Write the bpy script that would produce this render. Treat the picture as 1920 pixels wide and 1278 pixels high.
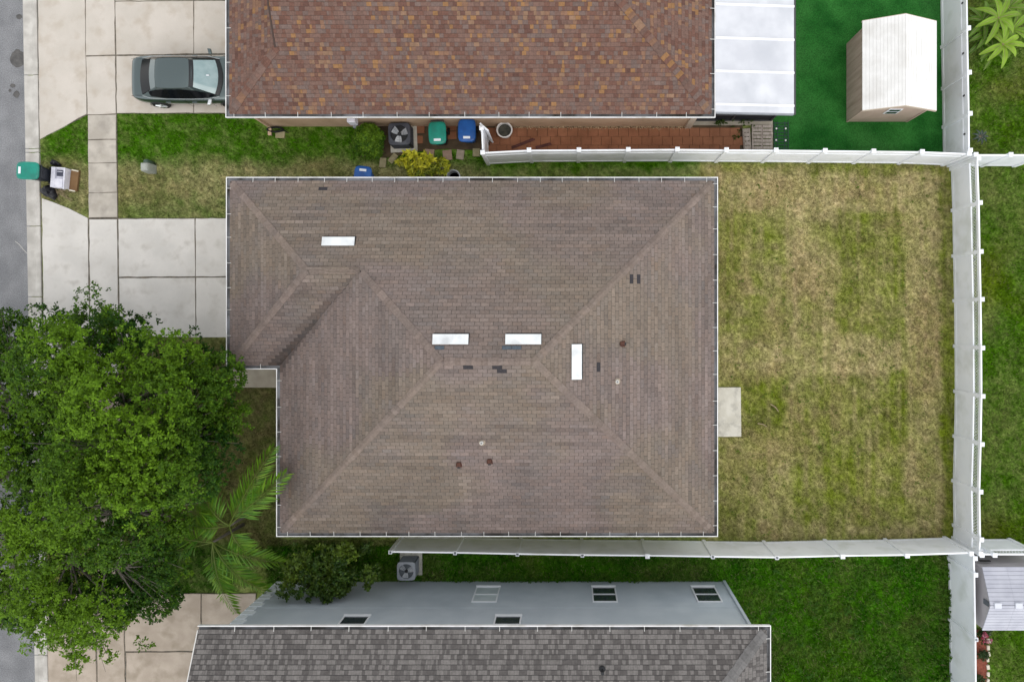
import bpy, math, random
import numpy as np
from mathutils import Vector, Matrix

# ------------------------------------------------------------------ clear
for o in list(bpy.data.objects): bpy.data.objects.remove(o)
SC = bpy.context.scene
COL = SC.collection
R = math.radians
random.seed(11)
RNG = np.random.RandomState(7)

# ------------------------------------------------------------------ camera (drone looking straight down, cropped frame)
CAM_H = 28.4                     # metres above the ground
FPX = 1363.2                     # focal length in photo pixels (photo 1920 wide)
NX, NY = 1068.0, 600.0           # where the plumb line meets the photo
cam = bpy.data.cameras.new("camera"); camo = bpy.data.objects.new("camera", cam); COL.objects.link(camo)
camo.location = (0, 0, CAM_H); camo.rotation_euler = (0, 0, 0)
cam.sensor_width = 36; cam.lens = FPX * 36 / 1920
cam.shift_x = -(NX - 960) / 1920; cam.shift_y = -(639 - NY) / 1920
cam.clip_start = 0.1; cam.clip_end = 2000
SC.camera = camo
SC.render.resolution_x = 1024; SC.render.resolution_y = 681

# ------------------------------------------------------------------ overcast sky and veiled sun
SUN_EL, SUN_AZ = 66, 155         # azimuth clockwise from image-up (north)
w = bpy.data.worlds.new("World"); SC.world = w; w.use_nodes = True
nt = w.node_tree; nt.nodes.clear()
sky = nt.nodes.new('ShaderNodeTexSky'); sky.sky_type = 'NISHITA'; sky.sun_disc = False
sky.sun_elevation = R(SUN_EL); sky.sun_rotation = R(SUN_AZ); sky.air_density = 1.0; sky.dust_density = 0.4; sky.ozone_density = 1.0
hs = nt.nodes.new('ShaderNodeHueSaturation'); hs.inputs['Saturation'].default_value = 0.10
bg = nt.nodes.new('ShaderNodeBackground'); bg.inputs['Strength'].default_value = 0.15
wo = nt.nodes.new('ShaderNodeOutputWorld')
nt.links.new(sky.outputs[0], hs.inputs['Color']); nt.links.new(hs.outputs[0], bg.inputs['Color']); nt.links.new(bg.outputs[0], wo.inputs['Surface'])
sl = bpy.data.lights.new("sun", 'SUN'); sl.energy = 0.5; sl.angle = R(60); sl.color = (1.0, 0.94, 0.86)
slo = bpy.data.objects.new("sun", sl); COL.objects.link(slo); slo.location = (10, -12, 40)
az = R(SUN_AZ); el = R(SUN_EL)
sd = Vector((math.sin(az) * math.cos(el), math.cos(az) * math.cos(el), math.sin(el)))
slo.rotation_euler = sd.to_track_quat('Z', 'Y').to_euler()
SC.view_settings.view_transform = 'Standard'; SC.view_settings.look = 'None'
SC.view_settings.exposure = 1.0; SC.view_settings.gamma = 1.0
SC.view_settings.use_curve_mapping = False
SC.render.engine = 'CYCLES'

# ------------------------------------------------------------------ helpers
def P(px, py, z=0.0):
    k = (CAM_H - z) / FPX
    return Vector(((px - NX) * k, (NY - py) * k, z))
def P2(px, py, z=0.0):
    v = P(px, py, z); return (v.x, v.y)

_tab = RNG.rand(8, 256, 256)
def vnoise(x, y, s=0):
    x = np.asarray(x, float); y = np.asarray(y, float)
    xi = np.floor(x).astype(int); yi = np.floor(y).astype(int)
    fx = x - xi; fy = y - yi; fx = fx * fx * (3 - 2 * fx); fy = fy * fy * (3 - 2 * fy)
    T = _tab[s % 8]; g = lambda a, b: T[a & 255, b & 255]
    return (g(xi, yi) * (1 - fx) + g(xi + 1, yi) * fx) * (1 - fy) + (g(xi, yi + 1) * (1 - fx) + g(xi + 1, yi + 1) * fx) * fy
def fbm(x, y, s=0, o=4):
    t = 0; a = 0.5; n = 0
    for k in range(o):
        t = t + a * vnoise(np.asarray(x) * 2 ** k + 17.3 * k, np.asarray(y) * 2 ** k + 9.1 * k, s + k); n += a; a *= 0.5
    return t / n
def sstep(a, b, x):
    t = np.clip((np.asarray(x, float) - a) / (b - a), 0, 1); return t * t * (3 - 2 * t)
def box_mask(x, y, x0, x1, y0, y1, s=8):
    return sstep(x0 - s, x0 + s, x) * (1 - sstep(x1 - s, x1 + s, x)) * sstep(y0 - s, y0 + s, y) * (1 - sstep(y1 - s, y1 + s, y))
def in_poly(px, py, poly):
    px = np.asarray(px); py = np.asarray(py); ins = np.zeros(px.shape, bool); n = len(poly)
    for i in range(n):
        x0, y0 = poly[i]; x1, y1 = poly[(i + 1) % n]
        c = ((y0 > py) != (y1 > py)) & (px < (x1 - x0) * (py - y0) / ((y1 - y0) + 1e-12) + x0)
        ins ^= c
    return ins

# ---- materials
MATS = {}
def M(name, c1, c2=None, scale=4.0, detail=5.0, rough=0.7, bump=0.0, bscale=60.0, metal=0.0, spec=0.4, attr=None,
      fine=0.0, fscale=90.0, transl=0.0, coat=0.0, c3=None, scale3=1.0, lo=0.35, hi=0.65, trans=0.0, stretch=None):
    m = bpy.data.materials.new(name); m.use_nodes = True; t = m.node_tree; N = t.nodes; L = t.links
    b = N['Principled BSDF']; out = N['Material Output']
    geo = N.new('ShaderNodeNewGeometry'); pos = geo.outputs['Position']
    if stretch:
        mp = N.new('ShaderNodeMapping'); mp.inputs['Scale'].default_value = stretch; L.new(pos, mp.inputs['Vector']); spos = mp.outputs[0]
    else: spos = pos
    def noise(sc, de, p=None):
        n = N.new('ShaderNodeTexNoise'); n.inputs['Scale'].default_value = sc; n.inputs['Detail'].default_value = de
        L.new(p or spos, n.inputs['Vector']); return n.outputs[0]
    def mixc(f, a, c, mode='MIX'):
        x = N.new('ShaderNodeMix'); x.data_type = 'RGBA'; x.blend_type = mode
        if isinstance(f, float): x.inputs[0].default_value = f
        else: L.new(f, x.inputs[0])
        for s, v in ((6, a), (7, c)):
            if isinstance(v, tuple): x.inputs[s].default_value = (*v[:3], 1)
            else: L.new(v, x.inputs[s])
        return x.outputs[2]
    def ramp(v, a, c):
        r = N.new('ShaderNodeMapRange'); r.inputs[1].default_value = a; r.inputs[2].default_value = c; L.new(v, r.inputs[0]); return r.outputs[0]
    if attr:
        at = N.new('ShaderNodeAttribute'); at.attribute_name = attr; col = at.outputs['Color']
        if c2 is not None:   # multiply by a noise tint
            col = mixc(1.0, col, mixc(ramp(noise(scale, detail), lo, hi), c1, c2), 'MULTIPLY')
    elif c2 is not None:
        col = mixc(ramp(noise(scale, detail), lo, hi), c1, c2)
        if c3 is not None: col = mixc(ramp(noise(scale3, 4.0), 0.5, 0.72), col, c3)
    else: col = None
    if fine > 0:
        f = ramp(noise(fscale, 2.0, pos), 0.25, 0.75)
        base = col if col is not None else tuple(c1)
        col = mixc(1.0, base, mixc(f, (1 - fine,) * 3, (1 + fine,) * 3), 'MULTIPLY')
    if col is not None: L.new(col, b.inputs['Base Color'])
    else: b.inputs['Base Color'].default_value = (*c1, 1)
    b.inputs['Roughness'].default_value = rough; b.inputs['Metallic'].default_value = metal
    b.inputs['Specular IOR Level'].default_value = spec
    if coat: b.inputs['Coat Weight'].default_value = coat; b.inputs['Coat Roughness'].default_value = 0.06
    if trans: b.inputs['Transmission Weight'].default_value = trans
    if bump > 0:
        bn = N.new('ShaderNodeBump'); bn.inputs['Strength'].default_value = bump; bn.inputs['Distance'].default_value = 0.02
        L.new(noise(bscale, 4.0, pos), bn.inputs['Height']); L.new(bn.outputs[0], b.inputs['Normal'])
    if transl > 0:
        tr = N.new('ShaderNodeBsdfTranslucent'); ms = N.new('ShaderNodeMixShader'); ms.inputs[0].default_value = transl
        if col is not None: L.new(col, tr.inputs['Color'])
        else: tr.inputs['Color'].default_value = (*c1, 1)
        L.new(b.outputs[0], ms.inputs[1]); L.new(tr.outputs[0], ms.inputs[2]); L.new(ms.outputs[0], out.inputs['Surface'])
    MATS[name] = m; return m

M('asphalt', (.165, .168, .176), (.225, .228, .236), 1.2, 6, .9, .5, 70, fine=.38, fscale=28)
M('oil', (.07, .068, .066), (.11, .105, .1), 6, 4, .8)
M('kerb', (.42, .40, .365), (.54, .52, .48), 2.5, 6, .9, .2, 60, fine=.08, c3=(.36, .34, .31), scale3=1.2)
M('conc_a', (.545, .525, .49), (.635, .61, .57), 1.1, 7, .9, .15, 80, fine=.07, c3=(.49, .465, .425), scale3=2.2)
M('conc_b', (.49, .45, .395), (.55, .505, .45), 0.9, 7, .9, .15, 80, fine=.07, c3=(.44, .385, .32), scale3=1.6)
M('conc_e', (.38, .345, .295), (.50, .46, .40), 1.6, 7, .9, .15, 80, fine=.08, c3=(.33, .30, .26), scale3=1.9)
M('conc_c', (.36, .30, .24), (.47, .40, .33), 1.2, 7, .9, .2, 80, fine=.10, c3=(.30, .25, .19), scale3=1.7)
M('conc_d', (.52, .50, .43), (.62, .60, .53), 2.5, 7, .9, .2, 80, fine=.1, c3=(.36, .35, .31), scale3=3.0)
M('conc_old', (.33, .295, .235), (.41, .37, .30), 3, 7, .9, .2, 80, fine=.12)
M('joint', (.10, .09, .072), (.19, .165, .13), 7, 4, .95)
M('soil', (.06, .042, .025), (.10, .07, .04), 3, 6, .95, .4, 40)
M('ground', (.04, .075, .015), (.08, .09, .03), .6, 6, .95)
M('lawn', (.65, .65, .6), (1.15, 1.15, 1.1), 9, 6, .95, .6, 30, attr='Col', spec=.03)
M('blade', (.75, .75, .75), (1.25, 1.25, 1.25), 5, 4, .85, attr='Col', spec=.04, transl=.22)
M('turf', (.008, .078, .010), (.028, .150, .026), .9, 8, .8, .6, 160, fine=.45, fscale=26, c3=(.034, .145, .03), scale3=.4, spec=.08)
M('shingle', (.88, .88, .88), (1.1, 1.1, 1.1), 14, 4, .9, .35, 160, attr='Col', spec=.2, fine=.12, fscale=120)
M('deck', (.05, .043, .04), rough=.95)
M('deck2', (.06, .04, .033), rough=.95)
M('deck3', (.05, .049, .05), rough=.95)
M('white_vinyl', (.84, .865, .905), (.89, .91, .94), 1.1, 6, .45, spec=.4, c3=(.72, .745, .74), scale3=1.3)
M('gutter_white', (.72, .72, .72), (.82, .82, .82), 3, 5, .45, c3=(.55, .54, .5), scale3=2.0)
M('gutter_in', (.05, .048, .045), (.24, .25, .27), .7, 5, .85, c3=(.03, .027, .02), scale3=2.2)
M('hanger', (.55, .55, .53), rough=.5)
M('fascia', (.62, .61, .58), (.7, .69, .66), 3, 4, .6)
M('stucco_tan', (.46, .32, .215), (.54, .385, .265), 1.6, 6, .9, .4, 90, fine=.08, c3=(.36, .25, .155), scale3=.8)
M('stucco_blue', (.42, .47, .51), (.47, .52, .555), 1.3, 6, .9, .3, 90, fine=.05, c3=(.39, .44, .48), scale3=.7)
M('stucco_cream', (.45, .40, .33), (.5, .45, .38), 1.6, 6, .9, .3, 90)
M('quoin', (.62, .67, .70), (.7, .74, .77), 4, 4, .85)
M('frame_white', (.72, .74, .76), rough=.4)
M('pane', (.03, .04, .045), rough=.06, spec=.8)
M('curtain', (.42, .48, .49), (.5, .56, .57), 2, 3, .6)
M('vent_white', (.64, .67, .675), (.74, .765, .77), 3, 4, .45, c3=(.54, .56, .57), scale3=2.2, lo=.3, hi=.6)
M('dark_metal', (.012, .013, .015), rough=.6)
M('rust', (.05, .018, .012), (.10, .04, .025), 14, 4, .8)
M('pvc', (.74, .74, .72), rough=.4)
M('panel_white', (.53, .545, .585), (.65, .665, .70), .9, 7, .5, c3=(.47, .49, .53), scale3=.7)
M('panel_seam', (.84, .85, .87), rough=.4)
M('screen', (.012, .013, .02), rough=.75)
M('screen_frame', (.05, .05, .055), rough=.5)
M('shed_white', (.72, .715, .69), (.80, .795, .775), 2.5, 5, .5, c3=(.66, .65, .62), scale3=1.2)
M('shed_tan', (.43, .325, .26), (.50, .385, .31), 1.6, 6, .7, c3=(.38, .285, .22), scale3=1.0, stretch=(1, 6, .6))
M('shed_trim', (.5, .42, .33), rough=.7)
M('lav_roof', (.40, .41, .47), (.47, .48, .54), 2, 5, .6)
M('lav_wall', (.38, .36, .37), (.43, .41, .42), 2, 4, .7)
M('lav_cap', (.6, .62, .68), rough=.5)
M('bin_green', (.006, .20, .145), (.010, .245, .18), 4, 4, .38, c3=(.015, .17, .13), scale3=3)
M('bin_blue', (.008, .075, .29), (.012, .10, .36), 4, 4, .38, c3=(.01, .06, .23), scale3=3)
M('bin_body', (.008, .011, .018), (.014, .018, .026), 5, 3, .5)
M('label_white', (.72, .76, .8), rough=.5)
M('rubber', (.010, .010, .011), rough=.8)
M('rim', (.5, .52, .54), rough=.25, metal=.8)
M('car_paint', (.085, .115, .115), rough=.32, metal=.75, spec=.6, coat=1.0)
M('car_glass', (.005, .006, .008), rough=.08, spec=.12)
M('car_shield', (.20, .31, .32), (.28, .39, .4), 3.0, 3, .05, spec=1.0, coat=1.0)  # pale teal base colour paints sky reflection on the windscreen
M('car_black', (.014, .016, .018), rough=.35)
M('chrome', (.7, .72, .73), rough=.15, metal=.9)
M('lamp_red', (.25, .03, .03), rough=.2, coat=1.0)
M('bark', (.085, .075, .06), (.16, .145, .12), 7, 6, .95, .5, 30, stretch=(1, 1, .3))
M('leaf', (.85, .85, .85), (1.12, 1.12, 1.12), 3, 3, .55, attr='Col', spec=.18, transl=.3)
M('leaf_gloss', (.85, .85, .85), (1.12, 1.12, 1.12), 3, 3, .45, attr='Col', spec=.25, transl=.22)
M('paver', (.235, .098, .05), (.32, .138, .072), 2.2, 6, .9, .25, 60, fine=.1, c3=(.20, .085, .042), scale3=1.1)
M('gravel', (.8, .8, .8), (1.15, 1.15, 1.15), 12, 4, .9, attr='Col')
M('stone', (.30, .25, .19), (.38, .32, .25), 6, 5, .9, .3, 50)
M('stone_pink', (.30, .20, .15), (.37, .26, .2), 6, 5, .9, .3, 50)
M('stone_olive', (.27, .235, .13), (.34, .3, .18), 6, 5, .9, .3, 50)
M('wood_grey', (.30, .255, .215), (.44, .385, .34), 5, 6, .9, .3, 40, stretch=(3, 1, 1))
M('wood_red', (.075, .022, .018), (.12, .04, .033), 6, 5, .7)
M('wood_brown', (.155, .085, .035), (.2, .115, .05), 3, 5, .8)
M('mat_green', (.010, .045, .024), (.016, .06, .032), 5, 4, .7)
M('ac_grey', (.26, .28, .31), (.31, .33, .36), 4, 4, .5)
M('ac_side', (.10, .115, .13), rough=.6)
M('ac_dark', (.030, .034, .045), (.05, .055, .07), 4, 4, .5)
M('ac_blade', (.30, .32, .35), (.42, .44, .46), 6, 4, .4)
M('box_white', (.60, .60, .68), (.72, .72, .78), 5, 4, .45)
M('box_navy', (.045, .05, .075), (.075, .08, .11), 8, 4, .5)
M('bag_black', (.006, .006, .009), (.012, .012, .016), 5, 4, .35, .6, 16, spec=.35)
M('twig', (.24, .18, .11), (.34, .27, .17), 9, 4, .9)
M('utility', (.30, .32, .29), (.36, .38, .34), 5, 4, .6)
M('utility_lid', (.05, .085, .06), rough=.5)
M('bucket', (.62, .61, .6), (.7, .69, .68), 6, 4, .6)
M('bucket_in', (.035, .036, .03), (.07, .07, .055), 9, 4, .9)
M('tub', (.35, .38, .4), (.42, .45, .47), 5, 3, .5)
M('mulch', (.17, .045, .028), (.25, .075, .045), 14, 6, .95, .7, 45)
M('edge_stone', (.55, .5, .4), (.65, .6, .5), 9, 4, .9)
M('garage_door', (.6, .58, .53), rough=.6)

# ---- mesh builder
class MB:
    def __init__(s, off=(0, 0, 0)): s.v = []; s.f = []; s.mi = []; s.c = []; s.off = Vector(off)
    def add(s, vs, fs, mi=0, col=None):
        b = len(s.v); s.v += [tuple(v) for v in vs]; s.f += [tuple(b + i for i in f) for f in fs]; s.mi += [mi] * len(fs)
        s.c += [col or (1, 1, 1)] * len(fs); return s
    def box(s, x0, x1, y0, y1, z0, z1, mi=0, col=None):
        return s.add([(x0, y0, z0), (x1, y0, z0), (x1, y1, z0), (x0, y1, z0), (x0, y0, z1), (x1, y0, z1), (x1, y1, z1), (x0, y1, z1)],
                     [(0, 3, 2, 1), (4, 5, 6, 7), (0, 1, 5, 4), (1, 2, 6, 5), (2, 3, 7, 6), (3, 0, 4, 7)], mi, col)
    def obox(s, c, sx, sy, z0, z1, ang=0, mi=0, col=None, taper=1.0):
        ca, sa = math.cos(ang), math.sin(ang); vs = []
        for z, k in ((z0, taper), (z1, 1.0)):
            for a, b in ((-1, -1), (1, -1), (1, 1), (-1, 1)):
                x, y = a * sx / 2 * k, b * sy / 2 * k; vs.append((c[0] + x * ca - y * sa, c[1] + x * sa + y * ca, z))
        return s.add(vs, [(0, 3, 2, 1), (4, 5, 6, 7), (0, 1, 5, 4), (1, 2, 6, 5), (2, 3, 7, 6), (3, 0, 4, 7)], mi, col)
    def bar(s, p, q, th, z0, z1, mi=0, col=None, zq0=None, zq1=None):
        p = Vector(p[:2]); q = Vector(q[:2]); d = (q - p).normalized(); n = Vector((-d.y, d.x)) * th / 2
        a, b, c, e = p - n, q - n, q + n, p + n
        zz0 = z0 if zq0 is None else zq0; zz1 = z1 if zq1 is None else zq1
        return s.add([(a.x, a.y, z0), (b.x, b.y, zz0), (c.x, c.y, zz0), (e.x, e.y, z0), (a.x, a.y, z1), (b.x, b.y, zz1), (c.x, c.y, zz1), (e.x, e.y, z1)],
                     [(0, 3, 2, 1), (4, 5, 6, 7), (0, 1, 5, 4), (1, 2, 6, 5), (2, 3, 7, 6), (3, 0, 4, 7)], mi, col)
    def prism(s, poly, z0, z1, mi=0, col=None, inset=0.0, bev=0.0):
        poly = [Vector(p[:2]) for p in poly]
        if sum(poly[i].x * poly[(i + 1) % len(poly)].y - poly[(i + 1) % len(poly)].x * poly[i].y for i in range(len(poly))) < 0: poly = poly[::-1]
        n = len(poly); c = sum(poly, Vector((0, 0))) / n
        up = [p + (c - p).normalized() * bev for p in poly]
        rings = [[(p.x, p.y, z0) for p in poly], [(p.x, p.y, z1 - bev * .6) for p in poly], [(p.x, p.y, z1) for p in up]] if bev else [[(p.x, p.y, z0) for p in poly], [(p.x, p.y, z1) for p in poly]]
        return s.rings(rings, True, mi, col)
    def rings(s, rings, caps=True, mi=0, col=None, closed=True):
        n = len(rings[0]); vs = [p for r in rings for p in r]; fs = []
        for k in range(len(rings) - 1):
            for i in range(n if closed else n - 1):
                j = (i + 1) % n; fs.append((k * n + i, k * n + j, (k + 1) * n + j, (k + 1) * n + i))
        if caps: fs.append(tuple(range(n))[::-1]); fs.append(tuple((len(rings) - 1) * n + i for i in range(n)))
        return s.add(vs, fs, mi, col)
    def lathe(s, prof, c=(0, 0, 0), n=20, mi=0, caps=True, sq=None):
        rs = []
        for r, z in prof:
            ring = []
            for i in range(n):
                a = 2 * math.pi * i / n; x, y = math.cos(a), math.sin(a)
                if sq: k = (abs(x) ** sq + abs(y) ** sq) ** (-1 / sq); x *= k; y *= k
                ring.append((c[0] + r * x, c[1] + r * y, c[2] + z))
            rs.append(ring)
        return s.rings(rs, caps, mi)
    def tube(s, pts, rad, n=6, mi=0, col=None):
        pts = [Vector(p) for p in pts]; rs = []
        if not isinstance(rad, (list, tuple)): rad = [rad] * len(pts)
        for i, p in enumerate(pts):
            d = (pts[min(i + 1, len(pts) - 1)] - pts[max(i - 1, 0)]).normalized()
            a = d.cross(Vector((0, 0, 1)) if abs(d.z) < .9 else Vector((1, 0, 0))).normalized(); b = d.cross(a)
            rs.append([tuple(p + (a * math.cos(2 * math.pi * k / n) + b * math.sin(2 * math.pi * k / n)) * rad[i]) for k in range(n)])
        return s.rings(rs, True, mi, col)
    def build(s, name, mat, parent=None, smooth=False, bevel=0.0, kind=None, subsurf=0, cols=False):
        me = bpy.data.meshes.new(name); o_ = s.off
        me.from_pydata([(v[0] - o_.x, v[1] - o_.y, v[2] - o_.z) for v in s.v], [], s.f)
        for m in (mat if isinstance(mat, (list, tuple)) else [mat]): me.materials.append(MATS[m])
        me.polygons.foreach_set('material_index', s.mi)
        if cols:
            a = me.attributes.new('Col', 'FLOAT_COLOR', 'FACE'); a.data.foreach_set('color', np.array([(*c, 1) for c in s.c], np.float32).ravel())
        if smooth: me.polygons.foreach_set('use_smooth', [True] * len(s.f))
        me.update()
        o = bpy.data.objects.new(name, me); COL.objects.link(o)
        if parent: o.parent = parent
        if bevel:
            b = o.modifiers.new('bevel', 'BEVEL'); b.width = bevel; b.segments = 2; b.limit_method = 'ANGLE'
        if subsurf:
            b = o.modifiers.new('sub', 'SUBSURF'); b.levels = subsurf; b.render_levels = subsurf
        if kind: o['kind'] = kind
        return o

def tag(o, label, cat, group=None):
    o['label'] = label; o['category'] = cat
    if group: o['group'] = group
    return o
def struct(o): o['kind'] = 'structure'; return o
def thing(name, label, cat, loc=(0, 0, 0), rz=0.0, group=None):
    o = bpy.data.objects.new(name, None); COL.objects.link(o); o.location = loc; o.rotation_euler = (0, 0, rz)
    o.empty_display_size = .2
    return tag(o, label, cat, group)
def np_mesh(name, V, F, mat, cols=None, parent=None, kind=None, smooth=False):
    me = bpy.data.meshes.new(name); F = np.asarray(F); k = F.shape[1]
    me.vertices.add(len(V)); me.vertices.foreach_set('co', np.asarray(V, np.float32).ravel())
    me.loops.add(F.size); me.loops.foreach_set('vertex_index', F.astype(np.int32).ravel())
    me.polygons.add(len(F)); me.polygons.foreach_set('loop_start', np.arange(0, F.size, k, dtype=np.int32))
    if smooth: me.polygons.foreach_set('use_smooth', np.ones(len(F), bool))
    me.update(calc_edges=True); me.materials.append(MATS[mat])
    if cols is not None:
        dom = 'FACE' if len(cols) == len(F) else 'POINT'
        a = me.attributes.new('Col', 'FLOAT_COLOR', dom); a.data.foreach_set('color', np.hstack([cols, np.ones((len(cols), 1))]).astype(np.float32).ravel())
    o = bpy.data.objects.new(name, me); COL.objects.link(o)
    if parent: o.parent = parent
    if kind: o['kind'] = kind
    return o
def piece(src, parent, loc, rz=0.0, name=None):      # a repeat that shares mesh data
    o = src.copy(); COL.objects.link(o); o.parent = parent; o.location = loc; o.rotation_euler = (0, 0, rz); return o

# ================================================================== GROUND, LAWN, ROAD
struct(MB().box(-260, 260, -260, 260, -.6, -.09).build('ground', 'ground'))

def lawn_colour(px, py):
    """grass colour at a photo-plan position (arrays)"""
    px = np.asarray(px, float); py = np.asarray(py, float)
    wx = (fbm(px / 30, py / 30, 1) - .5) * 46; wy = (fbm(px / 30, py / 30, 2) - .5) * 46
    x = px + wx * .6; y = py + wy * .6
    n1 = fbm(px / 60, py / 60, 3); n2 = fbm(px / 14, py / 14, 4); n3 = fbm(px / 170, py / 170, 5)
    d = np.full(px.shape, .30)
    # back lawn: mown and dry patches
    B = box_mask(px, py, 1310, 1800, 306, 1014, 6)
    b = .60 + 0 * px
    def put(v, x0, x1, y0, y1, s=8, k=1.0):
        nonlocal b
        m = box_mask(x, y, x0, x1, y0, y1, s) * k; b = b * (1 - m) + v * m
    put(.45, 1340, 1440, 380, 660, 16)
    put(.95, 1345, 1760, 326, 400, 10); put(1.05, 1395, 1480, 330, 385, 14)
    put(.92, 1480, 1572, 395, 690, 9); put(.6, 1500, 1540, 560, 640, 12)
    put(.88, 1696, 1768, 370, 1000, 6)
    put(.95, 1392, 1408, 470, 560, 6); put(.9, 1436, 1450, 480, 600, 5); put(.55, 1452, 1476, 460, 600, 6)
    put(.26, 1572, 1698, 402, 632, 5); put(.42, 1525, 1580, 405, 470, 8); put(.55, 1600, 1660, 490, 600, 14, .7)
    put(.14, 1572, 1592, 540, 630, 6)
    put(.88, 1420, 1700, 636, 702, 8); put(.75, 1350, 1430, 640, 720, 14)
    put(.48, 1497, 1700, 704, 985, 5); put(.22, 1660, 1702, 700, 840, 12); put(.22, 1550, 1600, 850, 940, 14); put(.25, 1590, 1620, 705, 730, 10)
    put(.12, 1395, 1475, 715, 800, 14); put(.8, 1478, 1497, 720, 1000, 5); put(.7, 1360, 1470, 825, 1000, 20)
    put(.85, 1400, 1760, 984, 1006, 6); put(.5, 1600, 1720, 940, 985, 14)
    put(.18, 1768, 1800, 300, 1020, 5); put(.32, 1350, 1790, 300, 322, 6)
    st = fbm(px / 7, py / 110, 6) - .5
    b = .44 + (b - .58) * .60 - .08 * sstep(690, 740, py) + (n2 - .5) * .36 + (n1 - .5) * .36 + st * .5
    d = d * (1 - B) + b * B
    # front strip: green by the neighbour, dry towards the brown roof
    Fm = box_mask(px, py, 60, 1312, 200, 420, 4)
    f = .04 + .52 * sstep(285, 322, y + (n1 - .5) * 30) - .20 * sstep(355, 400, y) + (n2 - .5) * .5
    f = f - .30 * sstep(880, 930, px) * 1.0
    d = d * (1 - Fm) + f * Fm
    # under the street tree
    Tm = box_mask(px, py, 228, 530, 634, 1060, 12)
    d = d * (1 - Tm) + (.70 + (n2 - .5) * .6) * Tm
    G2 = box_mask(px, py, 225, 440, 1015, 1125, 10); d = d * (1 - G2) + .05 * G2; Tm = Tm * (1 - G2)  # dark green patch under the palm
    # lush lots
    S = box_mask(px, py, 500, 1790, 1022, 1400, 4); d = d * (1 - S) + (.10 + (fbm(px / 45, py / 45, 5) - .5) * .8 + (n2 - .5) * .3) * S
    E = sstep(1796, 1800, px); d = d * (1 - E) + (.10 + (n1 - .5) * .5 + (n2 - .5) * .25) * E
    n4 = np.clip((fbm(px / 4.2, py / 4.2, 6, 3) - .5) * 2.2, -.5, .5); d = np.clip(d + n4 * .16, 0, 1.15)[..., None]
    green = np.array([.074, .185, .006]); deep = np.array([.040, .185, .005]); lime = np.array([.118, .178, .007])
    tan = np.array([.52, .425, .25]); brown = np.array([.36, .27, .145])
    g = green * (1 - sstep(.5, .75, n3)[..., None]) + lime * sstep(.5, .75, n3)[..., None]
    g = g * (1 - B[..., None]) + (np.array([.178, .232, .018]) * (1 - sstep(.4, .7, n2)[..., None] * .35)) * B[..., None]
    g = g * (1 - S[..., None] * .7) + deep * S[..., None] * .7
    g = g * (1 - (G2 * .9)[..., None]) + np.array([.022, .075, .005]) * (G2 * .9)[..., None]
    g = g * (1 - (Fm * .25)[..., None]) + deep * (Fm * .25)[..., None]
    t = tan * (1 - sstep(.45, .7, n1)[..., None] * .6) + brown * sstep(.45, .7, n1)[..., None] * .6
    t = t * (1 - S[..., None] * .7) + np.array([.13, .125, .03]) * S[..., None] * .7
    g = g * (1 + (S * (fbm(px / 26, py / 26, 7) - .5) * .9)[..., None] * np.array([1.4, 1.0, .6]))
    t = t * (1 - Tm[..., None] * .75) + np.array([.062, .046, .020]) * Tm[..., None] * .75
    return (g * (1 - np.clip(d, 0, 1)) + t * np.clip(d, 0, 1)) * (1 + n4[..., None] * .42)

gx = np.arange(-70, 2010, 7.0); gy = np.arange(-60, 1345, 7.0)
GX, GY = np.meshgrid(gx, gy)
V = np.stack([(GX - NX) / 48, (NY - GY) / 48, -.035 + .03 * (fbm(GX / 30, GY / 30, 2) - .5)], -1).reshape(-1, 3)
nx, ny = len(gx), len(gy); ii = np.arange(nx * ny).reshape(ny, nx)
F = np.stack([ii[:-1, :-1], ii[1:, :-1], ii[1:, 1:], ii[:-1, 1:]], -1).reshape(-1, 4)
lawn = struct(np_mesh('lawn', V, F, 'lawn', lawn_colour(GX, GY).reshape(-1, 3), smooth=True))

def poly_px(pts, z=0.0): return [P2(x, y, z) for x, y in pts]
kl = lambda y: 43 + .0180 * y          # kerb lines in plan
kr = lambda y: 70 + .0165 * y
road = struct(MB().add([(-60, 90, 0), (-60, -90, 0), (*P2(kl(4900) + 6, 4900), 0), (*P2(kl(-3700) + 6, -3700), 0)], [(0, 1, 2, 3)]).build('road', 'asphalt'))
for cx, cy, rx, ry in ((33, 110, 14, 17), (36, 32, 6, 5), (24, 161, 5, 4), (31, 177, 6, 7), (19, 170, 3, 3)):
    ang = [i * math.pi / 9 for i in range(18)]; wob = [1 + random.uniform(-.1, .1) for _ in ang]
    MB().add([(*P2(cx + rx * math.cos(a) * k, cy + ry * math.sin(a) * k), .004) for a, k in zip(ang, wob)], [tuple(range(18))[::-1]]).build('oil_stain', 'oil', road)
def crack(pts, wd):
    m = MB()
    for a, b in zip(pts[:-1], pts[1:]): m.bar(P2(*a), P2(*b), wd, .0005, .004)
    return m
crack([(28, 452), (36, 458), (44, 468), (52, 476)], .02).build('white_scratch', 'kerb', road)
# kerb, one object per cast length
kerb = struct(MB().box(*sorted((P2(48, 0)[0], P2(60, 0)[0])), -16, 13.5, -.09, -.05).build('kerb', 'joint'))
ks = [-60, 141, 279, 286, 424, 556, 700, 842, 985, 1128, 1227, 1340]
for a, b in zip(ks[:-1], ks[1:]):
    m = MB(); rows = []
    for y in (a + .7, b - .7):
        l, r = kl(y), kr(y); prof = [(0, -.06), (0, .012), (.12, .008), (.42, -.014), (.55, -.012), (.72, .03), (.95, .058), (1, .05), (1, -.06)]
        rows.append([(*P2(l + (r - l) * u, y), z) for u, z in prof])
    m.rings(rows, True); m.build('kerb_stone', 'kerb', kerb)

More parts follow.
